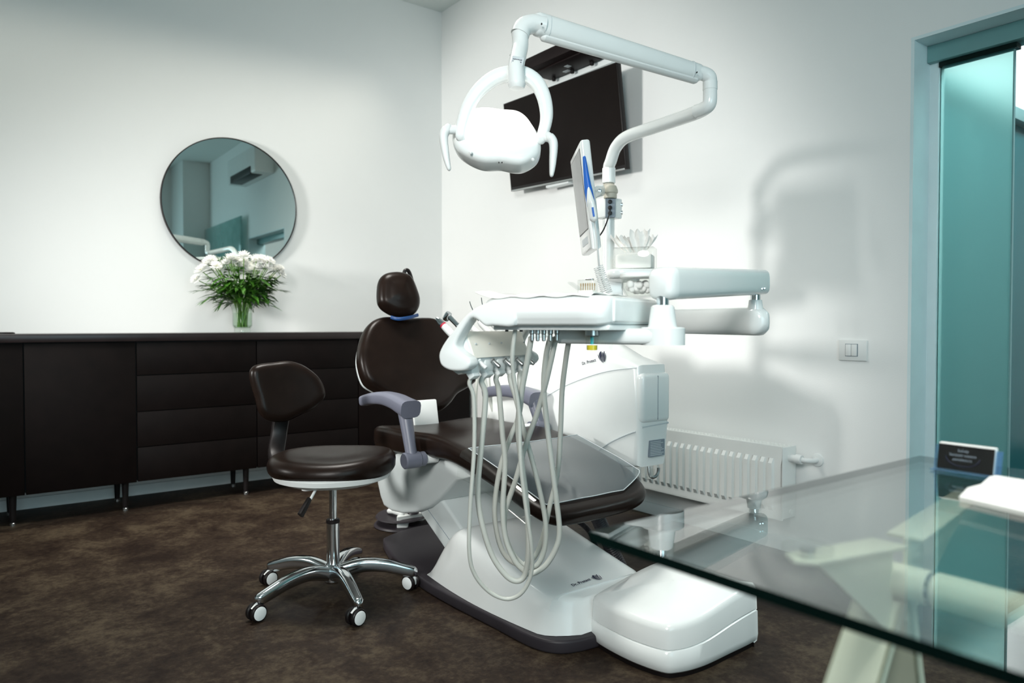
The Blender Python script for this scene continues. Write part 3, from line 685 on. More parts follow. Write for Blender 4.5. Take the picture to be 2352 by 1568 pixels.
# ================================================================== FOOT PEDAL
fp = thing('foot_pedal', 'round black foot pedal with white bracket on the floor behind the chair base', 'foot pedal', (-1.13, -1.45, 0))
fc = V((-1.115, -1.47, 0))
bm = NB(); lathe(bm, [(.14, 0), (.147, .004), (.143, .012), (.10, .018), (.0, .02)], fc, (0, 0, 1), 48); obj('base_disc', bm, 'dkgrey', fp)
bm = NB(); lathe(bm, [(.09, .018), (.09, .04)], fc, (0, 0, 1), 32); obj('spring_ring', bm, 'black', fp)
bm = NB(); lathe(bm, [(.0, .0), (.10, .0), (.125, .006), (.12, .012), (.0, .018)], fc+V((-.015, 0, .042)), (-.04, -.04, 1), 48); obj('press_disc', bm, 'dkgrey', fp)
e1, e2 = V(RT), V((FW.x, FW.y, 0)).normalized()
def fpp(a, b, z): return fc+e1*a+e2*b+V((0, 0, z))
bm = NB(); prism(bm, [fpp(-.02, -.115, .012), fpp(.03, -.115, .012), fpp(.035, -.085, .035), fpp(.10, -.06, .035), fpp(.13, -.03, .05), fpp(.13, -.03, .072), fpp(-.02, -.115, .066)], e2, .075, .006, 2); obj('bracket', bm, 'white', fp)
bm = NB(); tube(bm, [fpp(-.07, -.02, .072), fpp(-.045, -.05, .078), fpp(0, -.07, .07)], .012, 10, round_ends=True); obj('lever', bm, 'white', fp)
bm = NB(); lathe(bm, [(.028, 0), (.026, .006), (.0, .008)], fpp(.05, -.055, .070), (0, 0, 1), 24); obj('button', bm, 'dkgrey', fp)

# ================================================================== WATER UNIT beside the chair
ux0, ux1 = -.885, -.725
du = thing('dental_unit', 'white dental water unit hanging beside the chair in front of the radiator', 'dental unit', (-.8, -2.4, .43))
up = [(-1.80, .52), (-1.80, .80), (-1.95, .90), (-2.38, .925), (-2.55, .905), (-2.68, .850), (-2.785, .825), (-2.80, .60), (-2.785, .455), (-2.64, .435), (-2.42, .48), (-2.2, .52)]
bm = NB(); prism(bm, [V((ux0, y, z)) for y, z in up], (1, 0, 0), ux1-ux0, .026, 5); ub = obj('body', bm, 'white', du, 40)
bm = NB(); box2(bm, (ux0+.004, -2.8055, .612), (ux1-.002, -2.76, .796), .022, 5); obj('front_panel', bm, 'white', du, 50)
bm = NB(); box2(bm, (ux0+.085, -2.8068, .625), (ux0+.0862, -2.80, .785)); obj('panel_seam', bm, 'print', du, 0)
ut = bvh(ub)
def seam(pts, r, m):
    P = []
    for x, y in [(p.x, p.y) for p in cr([(x, y, 0) for x, y in pts], 6)]:
        q = hit(ut, x, y, .0005)
        P.append(q[0])
    bm = NB(); tube(bm, P, r, 6); obj('panel_seam', bm, m, du)
seam([(1258, 908), (1300, 885), (1360, 862), (1410, 850), (1462, 845)], .0018, 'sticker')
seam([(1374, 1036), (1400, 1017), (1435, 1000), (1460, 991)], .003, 'sticker')
bm = NB(); tube(bm, [V((ux0+.012, -2.797, .602)), V((ux1-.01, -2.797, .608))], .004, 6); obj('panel_seam', bm, 'sticker', du)
bm = NB(); box2(bm, (-.835, -2.799, .490), (-.755, -2.790, .550)); stk = obj('rating_plate', bm, 'print', du, 0)
bm = NB()
for i in range(9): z = .545-i*.006; box2(bm, (-.832, -2.8002, z-.0022), (-.760-random.uniform(0, .02), -2.7988, z))
tag(obj('print_lines', bm, 'sticker', stk, 0), kind='stuff')
# spittoon bowl and its base at the far end
bm = NB(); lathe(bm, [(.085, .80), (.085, .885), (.08, .90)], (-.80, -2.06, 0), (0, 0, 1), 32); obj('spittoon_base', bm, 'white', du)
bm = NB(); lathe(bm, [(.07, .895), (.10, .93), (.105, .955), (.10, .957), (.06, .92), (.0, .91)], (-.80, -2.06, 0), (0, 0, 1), 32); obj('spittoon_bowl', bm, 'white', du)
bm = NB(); box2(bm, (-.86, -1.98, .45), (-.74, -1.80, .80), .02, 3); obj('rear_block', bm, 'white2', du)
# white pole with clamp, rising from the unit
PX, PY = -.877, -2.627
px_, py_ = (-.80, -2.50)
pole = at(1398, 560, 2.95); PB = V((pole.x, pole.y, 0))
bm = NB(); cyl(bm, PB+V((0, 0, .88)), PB+V((0, 0, 1.50)), .0235, 24); obj('pole', bm, 'white', du)
bm = NB(); cyl(bm, PB+V((0, 0, .85)), PB+V((0, 0, .98)), .034, 24, .030, .004); obj('pole_socket', bm, 'white', du)
bm = NB(); box2(bm, (PB.x-.042, PB.y-.035, 1.395), (PB.x+.042, PB.y+.035, 1.475), .006, 3); obj('clamp_block', bm, 'white', du)
for z in (1.42, 1.452):
    bm = NB(); lathe(bm, [(.006, 0), (.009, .003), (.009, .014), (.006, .016)], PB+RT*.04+V((0, 0, z)), RT, 12); obj('clamp_screw', bm, 'chrome', du)
fy = V((FW.x, FW.y, 0)).normalized()
bm = NB(); rbox(bm, PB-fy*.040+V((0, 0, 1.432)), (.040, .022, .075), .002, 1, rotm(RT, fy, V((0, 0, 1)))); obj('socket_recess', bm, 'print', du)
for z in (1.455, 1.432, 1.41):
    bm = NB(); lathe(bm, [(.0085, 0), (.0085, .004), (.004, .005)], PB-fy*.051+RT*-.002+V((0, 0, z)), -fy, 14); obj('black_port', bm, 'black', du)
bm = NB(); lathe(bm, [(.024, -.018), (.026, -.016), (.026, .0), (.03, .004), (.03, .014), (.024, .03), (.012, .038), (.0, .04)], PB-fy*.045+V((0, 0, 1.487)), (0, 0, 1), 24); obj('joint_dome', bm, 'beige', du)
bm = NB(); lathe(bm, [(.022, 0), (.022, .035)], PB+V((0, 0, 1.50)), (0, 0, 1), 24); obj('joint_collar', bm, 'beige', du)
bm = NB(); c0 = PB-fy*.056+V((0, 0, 1.43)); tube(bm, cr([c0, at(1397, 500, 2.82), at(1385, 530, 2.76), at(1368, 552, 2.70)], 7), .0028, 8); obj('black_cable', bm, 'black', du)
# tissue shelf on the pole
tc_ = at(1462, 618, 2.88); tc_.z = 1.163
bm = NB(); so2 = [(math.cos(a)*.115, math.sin(a)*.075) for a in [2*PI*k/40 for k in range(40)]]
so2 = [(math.copysign(abs(x/.115)**.55, x)*.118, math.copysign(abs(y/.075)**.55, y)*.085) for x, y in so2]
cushion(bm, so2, .03, .010, 0, lambda s, t, n: V((tc_.x, tc_.y, 1.155))+RT*s+fy*t+V((0, 0, n)), 3); obj('shelf', bm, 'white', du)
bm = NB(); tube(bm, [PB+V((0, 0, 1.16)), V((tc_.x, tc_.y, 1.158))], .022, 12, 1.4); obj('shelf_arm', bm, 'white', du)
bm = NB(); rbox(bm, PB+RT*.02+V((0, 0, 1.10)), (.07, .06, .09), .008, 3, rotm(RT, fy, V((0, 0, 1)))); obj('shelf_clamp', bm, 'white', du)
# clear hose clips below the unit
for k, dx in enumerate((0, .03)):
    bm = NB(); q = V((-.86+dx, -2.79, .455)); tube(bm, cr([q, q+V((.0, -.005, -.03)), q+V((.015, -.01, -.04)), q+V((.035, -.012, -.028)), q+V((.04, -.012, -.008))], 5), .006, 8); obj('hose_clip', bm, 'glass' if k == 0 else 'steel', du)
# mark on the unit
p0, n0 = hit(ut, 1338, 838); p1, n1 = hit(ut, 1370, 829); p2, n2 = hit(ut, 1384, 820)
text('lettering', 'Dr. Protect', (p1-p0).length*.212, p0+n1*.0012, p1-p0, n1.cross(p1-p0), 'navy', du, label='navy maker lettering')
emblem(p2+n2*.0006, p1-p0, n1.cross(p1-p0), .045, du)
# assistant hoses and syringe hanging behind the tray
for (x0, y0, x1, y1, x2, y2, D) in ((1110, 850, 1128, 930, 1148, 975, 3.36), (1126, 855, 1128, 930, 1120, 985, 3.38), (1155, 850, 1190, 920, 1222, 985, 3.30), (1098, 850, 1093, 910, 1094, 980, 3.40)):
    bm = NB(); tube(bm, cr([at(x0, y0-60, D+.03), at(x0, y0, D), at(x1, y1, D), at(x2, y2, D+.02)], 6), .0075, 10); obj('assistant_hose', bm, 'hose', du)

# tissue box on the shelf
tb = thing('tissue_box', 'clear acrylic box of white tissues on the shelf behind the tray', 'tissue box', (tc_.x, tc_.y, 1.186))
R3 = rotm(RT*.94-fy*.34, fy*.94+RT*.34, V((0, 0, 1))); bxc = V((tc_.x, tc_.y, 1.186))+RT*-.005
bm = NB(); rbox(bm, bxc+V((0, 0, .043)), (.155, .10, .084), .003, 2, R3); obj('acrylic_box', bm, 'glass', tb)
bm = NB(); rbox(bm, bxc+V((0, 0, .030)), (.14, .088, .056), .008, 2, R3); obj('tissue_stack', bm, 'paper', tb)
bm = NB()
for k, (lean_, wid, ht, off) in enumerate(((-.55, .045, .075, -.028), (.10, .060, .085, .012), (.45, .040, .070, .030), (-.1, .05, .06, -.01))):
    base = bxc+R3 @ V((off, .004*k-.006, .068)); d = V((math.sin(lean_), .12*(k-1.5), math.cos(lean_))); rows = []
    for i in range(9):
        t = i/8; w = wid*(.25+.95*t-.55*t*t)
        rows.append([base+R3 @ (d*(ht*t)+V(((j/10-.5)*2*w, .010*math.sin(j*1.3+k*2+i*.5)*(.3+t), .008*math.sin(j*1.9+k)*t))) for j in range(11)])
    ring_faces(bm, rows, False, False)
obj('tissue', bm, 'paper', tb, 60)

# ================================================================== MONITOR on the pole
mo = thing('monitor', 'slim white monitor seen almost edge on, clamped to the white pole', 'monitor', at(1345, 580, 2.4))
nT, nB = at(1331, 322, 2.49), at(1358, 572, 2.49); fT, fB = at(1309, 368, 2.82), at(1336, 588, 2.80)
mw = (fT-nT); mh = (nB-nT); mn = mw.cross(mh).normalized(); mn = mn if mn.dot(RT) < 0 else -mn
bm = NB(); prism(bm, [nT, fT, fB+(fB-fT)*.0, nB], -mn, .036, .010, 3); obj('casing', bm, 'white', mo, 50)
def mq(s, t, n): return nT.lerp(fT, s).lerp(nB.lerp(fB, s), t)+mn*n
bm = NB(); prism(bm, [mq(.07, .07, .0012), mq(.93, .07, .0012), mq(.93, .80, .0012), mq(.07, .80, .0012)], -mn, .003); obj('screen', bm, 'screen', mo, 0)
bm = NB(); prism(bm, [mq(.062, .062, .0008), mq(.938, .062, .0008), mq(.938, .808, .0008), mq(.062, .808, .0008)], -mn, .002); obj('screen_gasket', bm, 'black', mo, 0)
bm = NB(); prism(bm, [mq(.2, .86, .001), mq(.75, .86, .001), mq(.75, .93, .001), mq(.2, .93, .001)], -mn, .004, .001); obj('grip_recess', bm, 'sticker', mo, 0)
mb = at(1388, 440, 2.85); ma = at(1352, 450, 2.66)
bm = NB(); tube(bm, [ma, at(1372, 440, 2.75), at(1384, 437, 2.86)], [.02, .022, .022], 14, .45, (0, 0, 1), True); obj('mount_arm', bm, 'white', mo)
bm = NB(); lathe(bm, [(.007, 0), (.007, .005), (.004, .006)], at(1377, 438, 2.72), -fy, 12); obj('mount_bolt', bm, 'chrome', mo)
# intraoral camera in its clip
ic = thing('oral_camera', 'blue and white handheld camera clipped to the side of the monitor', 'handpiece', at(1356, 500, 2.44))
CD = 2.435
bm = NB(); tube(bm, cr([at(1342, 362, CD), at(1347, 405, CD), at(1352, 440, CD), at(1358, 470, CD)], 6), [.006+.010*min(1, i/12) for i in range(19)], 14, .8, round_ends=True); obj('grip', bm, 'blue', ic)
bm = NB(); tube(bm, cr([at(1352, 432, CD-.012), at(1355, 455, CD-.014), at(1360, 480, CD-.013), at(1363, 500, CD-.010)], 6), [.004+.011*min(1, i/8) for i in range(19)], 14, .8, round_ends=True); obj('body', bm, 'white', ic)
bm = NB(); tube(bm, [at(1361, 476, CD-.027), at(1364, 497, CD-.025)], .0035, 8); obj('blue_inlay', bm, 'blue', ic)
bm = NB(); P = cr([at(1365, 505, CD), at(1370, 540, CD+.02), at(1374, 590, CD+.05), at(1377, 618, CD+.08)], 8); tube(bm, P, .0032, 8); obj('lead', bm, 'white2', ic)
def coil(bm, a, b, r, turns, wr):
    x, y, z = frame(b-a); L = (b-a).length; pts = []
    for i in range(turns*10+1):
        t = i/(turns*10); an = 2*PI*turns*t; pts.append(a+z*(L*t)+x*(r*math.cos(an))+y*(r*math.sin(an)))
    tube(bm, pts, wr, 6)
bm = NB(); coil(bm, at(1377, 610, CD+.08), at(1400, 674, CD+.08), .011, 15, .0016); obj('coiled_lead', bm, 'white', ic)
bm = NB(); coil(bm, at(1369, 612, CD+.13), at(1386, 672, CD+.13), .009, 15, .0014); obj('coiled_lead', bm, 'white', ic)

# ================================================================== OPERATING LAMP
lp = thing('operating_lamp', 'white dental operating lamp on a long jointed arm over the chair', 'dental lamp', PB+V((0, 0, 1.53)))
top = PB+V((0, 0, 1.538))
ap = cr([top, PB+V((0, 0, 1.60)), at(1403, 370, 2.92), at(1415, 338, 2.88), at(1440, 314, 2.82), at(1500, 293, 2.70), at(1590, 262, 2.48), at(1618, 249, 2.42)], 8)
bm = NB(); tube(bm, ap, .0235, 20); obj('lower_arm', bm, 'white', lp)
bm = NB(); cyl(bm, PB+V((0, 0, 1.537)), PB+V((0, 0, 1.60)), .0265, 24, None, .003); obj('arm_collar', bm, 'white', lp)
EL = at(1630, 246, 2.33); E2 = at(1631, 180, 2.33)
bm = NB(); tube(bm, cr([at(1600, 256, 2.445), at(1620, 248, 2.41), at(1630, 236, 2.395), at(1631, 206, 2.395)], 6), .0225, 20); obj('elbow', bm, 'white', lp)
bm = NB(); cyl(bm, at(1631, 208, 2.395), at(1631, 186, 2.395), .0235, 20, None, .002); obj('elbow_collar', bm, 'white', lp)
bm = NB(); tube(bm, cr([at(1631, 188, 2.395), at(1628, 176, 2.39), at(1612, 168, 2.385), at(1590, 163, 2.375)], 6), .023, 18); obj('elbow_upper', bm, 'white', lp)
A0, A1 = at(1601, 167, 2.38), at(1238, 57, 2.10)
bm = NB(); tube(bm, [A0, A0.lerp(A1, .3), A0.lerp(A1, .7), A1], [.028, .030, .032, .033], 22, .80, (0, 0, 1), True, 2.6); obj('spring_arm', bm, 'white', lp)
bm = NB(); q0, q1 = A0.lerp(A1, .02), A0.lerp(A1, .97); tube(bm, [q0+V((0, 0, -.026)), q1+V((0, 0, -.031))], .0125, 12, 1.25, (0, 0, 1), True); obj('arm_underside', bm, 'white2', lp)
for t_ in (.045, .955):
    q = A0.lerp(A1, t_); dA = (A1-A0).normalized(); bm = NB(); tube(bm, [q-dA*.0008, q+dA*.0008], .0302+.0035*t_, 22, .80, (0, 0, 1), False, 2.6); obj('arm_seam', bm, 'sticker', lp)
bm = NB(); tube(bm, cr([at(1250, 60, 2.10), at(1225, 55, 2.09), at(1203, 62, 2.08), at(1194, 80, 2.075)], 6), [.027]*19, 20); obj('head_knuckle', bm, 'white', lp)
for px, py, D in ((1244, 56, 2.06), (1600, 167, 2.34)):
    bm = NB(); lathe(bm, [(.0022, 0), (.0022, .006)], at(px, py, D), -fy, 8); obj('joint_pin', bm, 'black', lp)
bm = NB(); tube(bm, cr([at(1194, 76, 2.075), at(1195, 105, 2.07), at(1190, 130, 2.05), at(1185, 160, 2.025), at(1187, 196, 2.02)], 6), [.0235-.001*math.sin(i/24*PI) for i in range(25)], 20); obj('head_stem', bm, 'white', lp)
for k in range(2):
    bm = NB(); yy = (76, 130)[k]; tube(bm, [at((1194.5, 1190)[k], yy, 2.075-.005*k), at((1194.6, 1189.4)[k], yy+2.2, 2.075-.005*k)], .0243, 20); obj('stem_ring', bm, 'white2', lp)
ls = [at(1190+i*.0, 133+i*.0, 2.02) for i in range(1)]
bm = NB(); rbox(bm, at(1189, 140, 2.012), (.034, .003, .024), .001, 1, rotm(RT*.98+DN*.17, fy, (RT*.98+DN*.17).cross(fy))); stc = obj('rating_label', bm, 'sticker', lp, 0)
bm = NB()
for i in range(3):
    for j in range(6): c_ = at(1179.5+j*3.6-i*1.2, 135+i*5+j*.6, 2.0097); rbox(bm, c_, (.0025+.001*(j % 2), .001, .0022), 0, 1, rotm(RT, fy, V((0, 0, 1))))
tag(obj('print_lines', bm, 'navy', stc, 0), kind='stuff')
bm = NB(); lathe(bm, [(.0245, -.004), (.0245, 0), (.02, .010), (.0, .013)], at(1187, 195, 2.02), DN, 24); obj('stem_cap', bm, 'white2', lp)
# yoke
yk_px = [(1058, 312), (1062, 285), (1075, 245), (1100, 208), (1135, 180), (1172, 169), (1205, 172), (1232, 190), (1248, 220), (1255, 255), (1253, 285), (1243, 318)]
yk = cr([at(x, y, 2.06+.0*math.sin(PI*i/11)) for i, (x, y) in enumerate(yk_px)], 6)
N = len(yk); bm = NB(); tube(bm, yk, [.0165+.0065*math.sin(PI*i/(N-1))**.8 for i in range(N)], 18, .9, FW, True, 3.0); obj('yoke', bm, 'white', lp, 50)
# head: domed casing plus the lit reflector
LF = V((-FW.x, -FW.y, .30)).normalized(); LC = at(1148, 318, 2.08); LU = V((0, 0, 1)).cross(LF).normalized(); LU = LU if LU.dot(RT) > 0 else -LU; LV = LF.cross(LU); LV = LV if LV.z > 0 else -LV
hd_px = [(1039, 318), (1042, 285), (1060, 268), (1085, 253), (1115, 249), (1150, 253), (1182, 255), (1208, 268), (1228, 290), (1240, 315), (1242, 345), (1232, 368), (1205, 386), (1180, 388), (1150, 382), (1112, 382), (1080, 370), (1052, 348)]
ld = []
for x, y in hd_px:
    q = onP(x, y, LC, LF)-LC; ld.append((q.dot(LU), q.dot(LV)))
ld = [(p.x, p.y) for p in cr([(x, y, 0) for x, y in ld], 5, True)]
bm = NB(); cushion(bm, ld, .075, .030, .0, lambda s, t, n: LC+LU*s+LV*t+LF*(n-.06)+LF*(.03*(-t/.08) if t < 0 else 0)*(1 if n > .04 else .3), 5); obj('head_casing', bm, 'white', lp, 60)
rf_px = [(1058, 300), (1068, 275), (1090, 259), (1120, 256), (1152, 260), (1185, 263), (1206, 275), (1222, 296), (1232, 318), (1228, 338), (1212, 345), (1180, 341), (1150, 337), (1120, 338), (1090, 332), (1066, 322)]
lr = []
for x, y in rf_px:
    q = onP(x, y, LC, LF)-LC; lr.append((q.dot(LU), q.dot(LV)))
lr = [(p.x, p.y) for p in cr([(x, y, 0) for x, y in lr], 5, True)]
bm = NB(); cushion(bm, lr, .028, .014, .016, lambda s, t, n: LC+LU*s+LV*t+LF*(n+.002)+LF*(.02*(-t/.08) if t < 0 else 0), 4); obj('reflector', bm, 'lampglow', lp, 60)
for px, py in ((1146, 374), (1153, 374)):
    bm = NB(); lathe(bm, [(.0016, 0), (.0016, .004)], onP(px, py, LC+LF*.046, LF), LF, 8); obj('sensor_dot', bm, 'black', lp)
for px, py in ((1081, 350), (1224, 366)):
    bm = NB(); lathe(bm, [(.005, 0), (.003, .003)], onP(px, py, LC+LF*.04, LF), LF, 10); obj('casing_screw', bm, 'white2', lp)
for (a_, b_, c_, d_) in (((1058, 298), (1026, 298), (1018, 320), (1031, 386)), ((1236, 314), (1262, 316), (1272, 335), (1267, 400))):
    bm = NB(); tube(bm, [at(*a_, 2.06), at(*b_, 2.05)], .0125, 14); hb = obj('handle_stub', bm, 'white2', lp)
    s = -1 if a_[0] < 1150 else 1
    bm = NB(); tube(bm, cr([at(b_[0]-2*s, b_[1]-3, 2.05), at(c_[0]+(s*-1), c_[1]-6, 2.05), at((c_[0]+d_[0])/2, (c_[1]+d_[1])/2+6, 2.05), at(*d_, 2.05)], 7), [.0145, .016, .0175]+[.0175-.0095*(i/18)**1.5 for i in range(19)], 16, .75, FW, True, 2.4); obj('handle', bm, 'white2', lp, 50)

# ================================================================== INSTRUMENT TRAY
TO = at(1378, 748, 1.55); TU = (RT*-.84+fy*.54).normalized(); TV_ = (RT*.54+fy*.84).normalized(); TZ = V((0, 0, 1))
def T(u, v, w): return TO+TU*u+TV_*v+TZ*w
it = thing('instrument_tray', 'white dental instrument tray hanging on a folding arm in front of the chair', 'dental tray', T(.15, .15, -.0))
# tray body: sections along u
bm = NB(); secs = []
def traysec(u, k=1., dz=0.):
    h = .066*k; pr = [(.0, .010), (-.006, .024), (-.006, .036), (.002, .052), (.014, .062), (.03, h), (.16, h+.001), (.29, h), (.310, .060), (.322, .046), (.326, .028), (.318, .010), (.30, .0), (.16, -.001), (.02, .0)]
    return [T(u, v*1., w*(1 if w < .02 else 1)+dz) for v, w in pr]
for u, k, ins in ((-.012, 1, .03), (-.004, 1, .012), (.012, 1, 0), (.05, 1, 0), (.15, 1, 0), (.24, 1, 0), (.275, 1, .0), (.292, .98, .004), (.305, .95, .014)):
    rr = traysec(u, k)
    c = T(u, .16, .033); rr = [c+(p-c)*(1-ins/.16*.9) if ins else p for p in rr]; secs.append([q for q in cr(rr, 3, True)])
ring_faces(bm, secs); obj('tray_body', bm, 'white', it, 50)
bm = NB(); rbox(bm, T(.14, .16, -.004), (.30, .27, .012), .003, 2, rotm(TU, TV_, TZ)); obj('under_plate', bm, 'white', it)
bm = NB(); prism(bm, [T(.02, .30, .0), T(.02, -.004, .012), T(.022, -.0065, .05), T(.022, .0, .058)], TU, .001); bm.free()
# end panel on the right hand end
bm = NB(); rbox(bm, T(-.012, .165, .033), (.010, .255, .050), .004, 3, rotm(TU, TV_, TZ)); obj('end_panel', bm, 'white', it, 50)
# cheeks: swept loops at the near and far side of the instrument bar
def cheek(v0, th, name='side_cheek'):
    def C(px, py): return onP(px, py, T(0, v0, 0), TV_)
    outer = [(1180, 690), (1140, 691), (1110, 697), (1085, 710), (1062, 730), (1040, 758), (1020, 785), (1008, 808), (1007, 825), (1013, 840), (1030, 850), (1055, 852), (1070, 848), (1078, 836), (1074, 822), (1060, 812), (1046, 800), (1045, 788), (1056, 765), (1072, 740), (1082, 730), (1096, 735), (1112, 748), (1130, 747), (1180, 746)]
    off = [C(x, y) for x, y in outer]
    return off
bm = NB(); prism(bm, [q for q in cr(cheek(-.010, .03), 3, True)], TV_, .040, .007, 3); obj('side_cheek', bm, 'white', it, 50)
loc2 = [(p-TO) for p in cheek(-.004, .03)]
bm = NB(); prism(bm, [q for q in cr([TO+TU*d.dot(TU)+TV_*.292+TZ*d.z for d in loc2], 3, True)], TV_, .03, .006, 3); obj('side_cheek', bm, 'white', it, 50)
# instrument bar between the cheeks
u0, w0 = .3925, -.062
bar = [(.378, -.018), (.420, -.022), (.452, -.060), (.440, -.100), (.400, -.120), (.366, -.110), (.354, -.080)]
bm = NB(); prism(bm, [T(u, .03, w) for u, w in bar], TV_, .262, .006, 2); obj('instrument_bar', bm, 'white', it)
bm = NB(); prism(bm, [T(.376, .036, -.014), T(.384, .036, -.018), T(.358, .036, -.080), T(.350, .036, -.078)], TV_, .25, .002); obj('bar_panel', bm, 'warmwhite', it)
hv = [.045, .103, .158, .213, .268]
for i, v in enumerate(hv):
    bm = NB(); rbox(bm, T(.370, v, -.100), (.034, .036, .034), .005, 2, rotm(TU, TV_, TZ)); obj('holder_block', bm, 'white', it)
    c0 = T(.350, v+.006, -.086); d_ = (TU*-.75+TZ*-.55).normalized()
    bm = NB(); lathe(bm, [(.0075, 0), (.0075, .004), (.0055, .005), (.0055, .026), (.0045, .028)], c0, d_, 14); obj('valve_pin', bm, 'steel' if i else 'white2', it)
    bm = NB(); rbox(bm, T(.362, v, -.118), (.018, .030, .022), .003, 2, rotm((TU*.8-TZ*.6).normalized(), TV_, (TZ*.8+TU*.6).normalized())); obj('hose_clip', bm, 'white', it)
    bm = NB(); lathe(bm, [(.0022, 0), (.0022, .003)], T(.3625, v+.01, -.045), (-TU*.9+TZ*.4), 8); obj('panel_screw', bm, 'sticker', it)
# connectors under the tray
for px, py, D in ((1164, 755, 1.72), (1197, 755, 1.72), (1222, 757, 1.70), (1235, 762, 1.69), (1249, 762, 1.69), (1264, 762, 1.68), (1279, 758, 1.70)):
    q = at(px, py, D); q.z = TO.z-.008; small = px < 1200
    bm = NB(); lathe(bm, [(.004, 0), (.004, .006)] if small else [(.0065, 0), (.0065, .010), (.005, .012), (.005, .026), (.003, .028)], q, (0, 0, -1), 12); obj('hose_fitting', bm, 'black' if small else 'steel', it)
# support arm under the tray with its post
pa = T(-.075, .165, -.024); pb = T(.165, .15, -.024)
bm = NB(); tube(bm, [pa+V((0, 0, .0)), pa.lerp(pb, .5), pb], .019, 20, 2.6, (0, 0, 1), False, 5.); obj('support_arm', bm, 'white', it, 50)
bm = NB(); lathe(bm, [(.050, -.043), (.050, -.006), (.046, -.003), (0.0, -.003)], V((pa.x, pa.y, TO.z)), (0, 0, 1), 32); obj('support_pad', bm, 'white', it)
bm = NB(); lathe(bm, [(.033, -.004), (.031, .004), (.026, .042), (.022, .046), (0, .046)], V((pa.x, pa.y, TO.z)), (0, 0, 1), 28); obj('post_cone', bm, 'white', it)
bm = NB(); lathe(bm, [(.014, .044), (.014, .085)], V((pa.x, pa.y, TO.z)), (0, 0, 1), 20); obj('post_pin', bm, 'chrome', it)
bm = NB(); box2(bm, (pa.x+.012, pa.y+.01, TO.z+.046), (pa.x+.03, pa.y+.03, TO.z+.07), .002); obj('post_clip', bm, 'beige', it)
B0, B1 = at(1528, 651, 1.655), at(1742, 648, 2.13)
bm = NB(); tube(bm, [B0, B0.lerp(B1, .02), B0.lerp(B1, .98), B1], [.037, .037, .036, .036], 24, .92, (0, 0, 1), False, 4.0); obj('upper_arm', bm, 'white', it, 50)
bd = (B1-B0).normalized()
bm = NB(); tube(bm, [B0-bd*.030, B0-bd*.024, B0-bd*.012, B0+bd*.002], [.024, .031, .036, .0375], 24, .92, (0, 0, 1), False, 4.0); obj('arm_end_cap', bm, 'white', it, 50)
for px, py, D, r_ in ((1552, 669, 1.66, .0042), (1749, 663, 2.06, .0036), (1755, 662, 2.07, .0036)):
    bm = NB(); lathe(bm, [(r_, -.01), (r_, .003), (r_*.6, .0045)], at(px, py, D), -fy, 12); obj('arm_screw', bm, 'chrome', it)
J = at(1735, 700, 2.12)
bm = NB(); cyl(bm, V((J.x, J.y, J.z+.012)), V((J.x, J.y, J.z+.045)), .014, 18); obj('joint_pin', bm, 'chrome', it)
bm = NB(); lathe(bm, [(.026, -.03), (.020, .0), (.018, .014), (0, .014)], J, (0, 0, 1), 24); obj('joint_cone', bm, 'white', it)
C0, C1 = at(1738, 738, 2.12), at(1440, 738, 2.78)
bm = NB(); tube(bm, [C0, C0.lerp(C1, .02), C0.lerp(C1, .98), C1], .041, 24, .75, (0, 0, 1), True, 3.6); obj('lower_arm', bm, 'white', it, 50)
bm = NB(); tube(bm, [C1, PB+V((0, 0, C1.z))], .03, 16); obj('pole_bearing', bm, 'white', it)
# hanging filter cup under the tray
fx = at(1360, 770, 1.66); q = V((fx.x, fx.y, TO.z-.01))
bm = NB(); lathe(bm, [(.0165, 0), (.0165, -.012), (.015, -.014)], q, (0, 0, 1), 20); obj('filter_cap', bm, 'steel', it)
bm = NB(); lathe(bm, [(.015, -.012), (.0135, -.030), (.0125, -.045), (.0, -.046)], q, (0, 0, 1), 20); fcup = obj('filter_cup', bm, 'glass', it)
bm = NB(); lathe(bm, [(.0118, -.045), (.0122, -.034), (.0, -.034)], q, (0, 0, 1), 18); obj('filter_fluid', bm, 'yellow', fcup)
bm = NB(); lathe(bm, [(.004, -.032), (.004, -.012)], q, (0, 0, 1), 10); obj('filter_core', bm, 'teal', fcup)

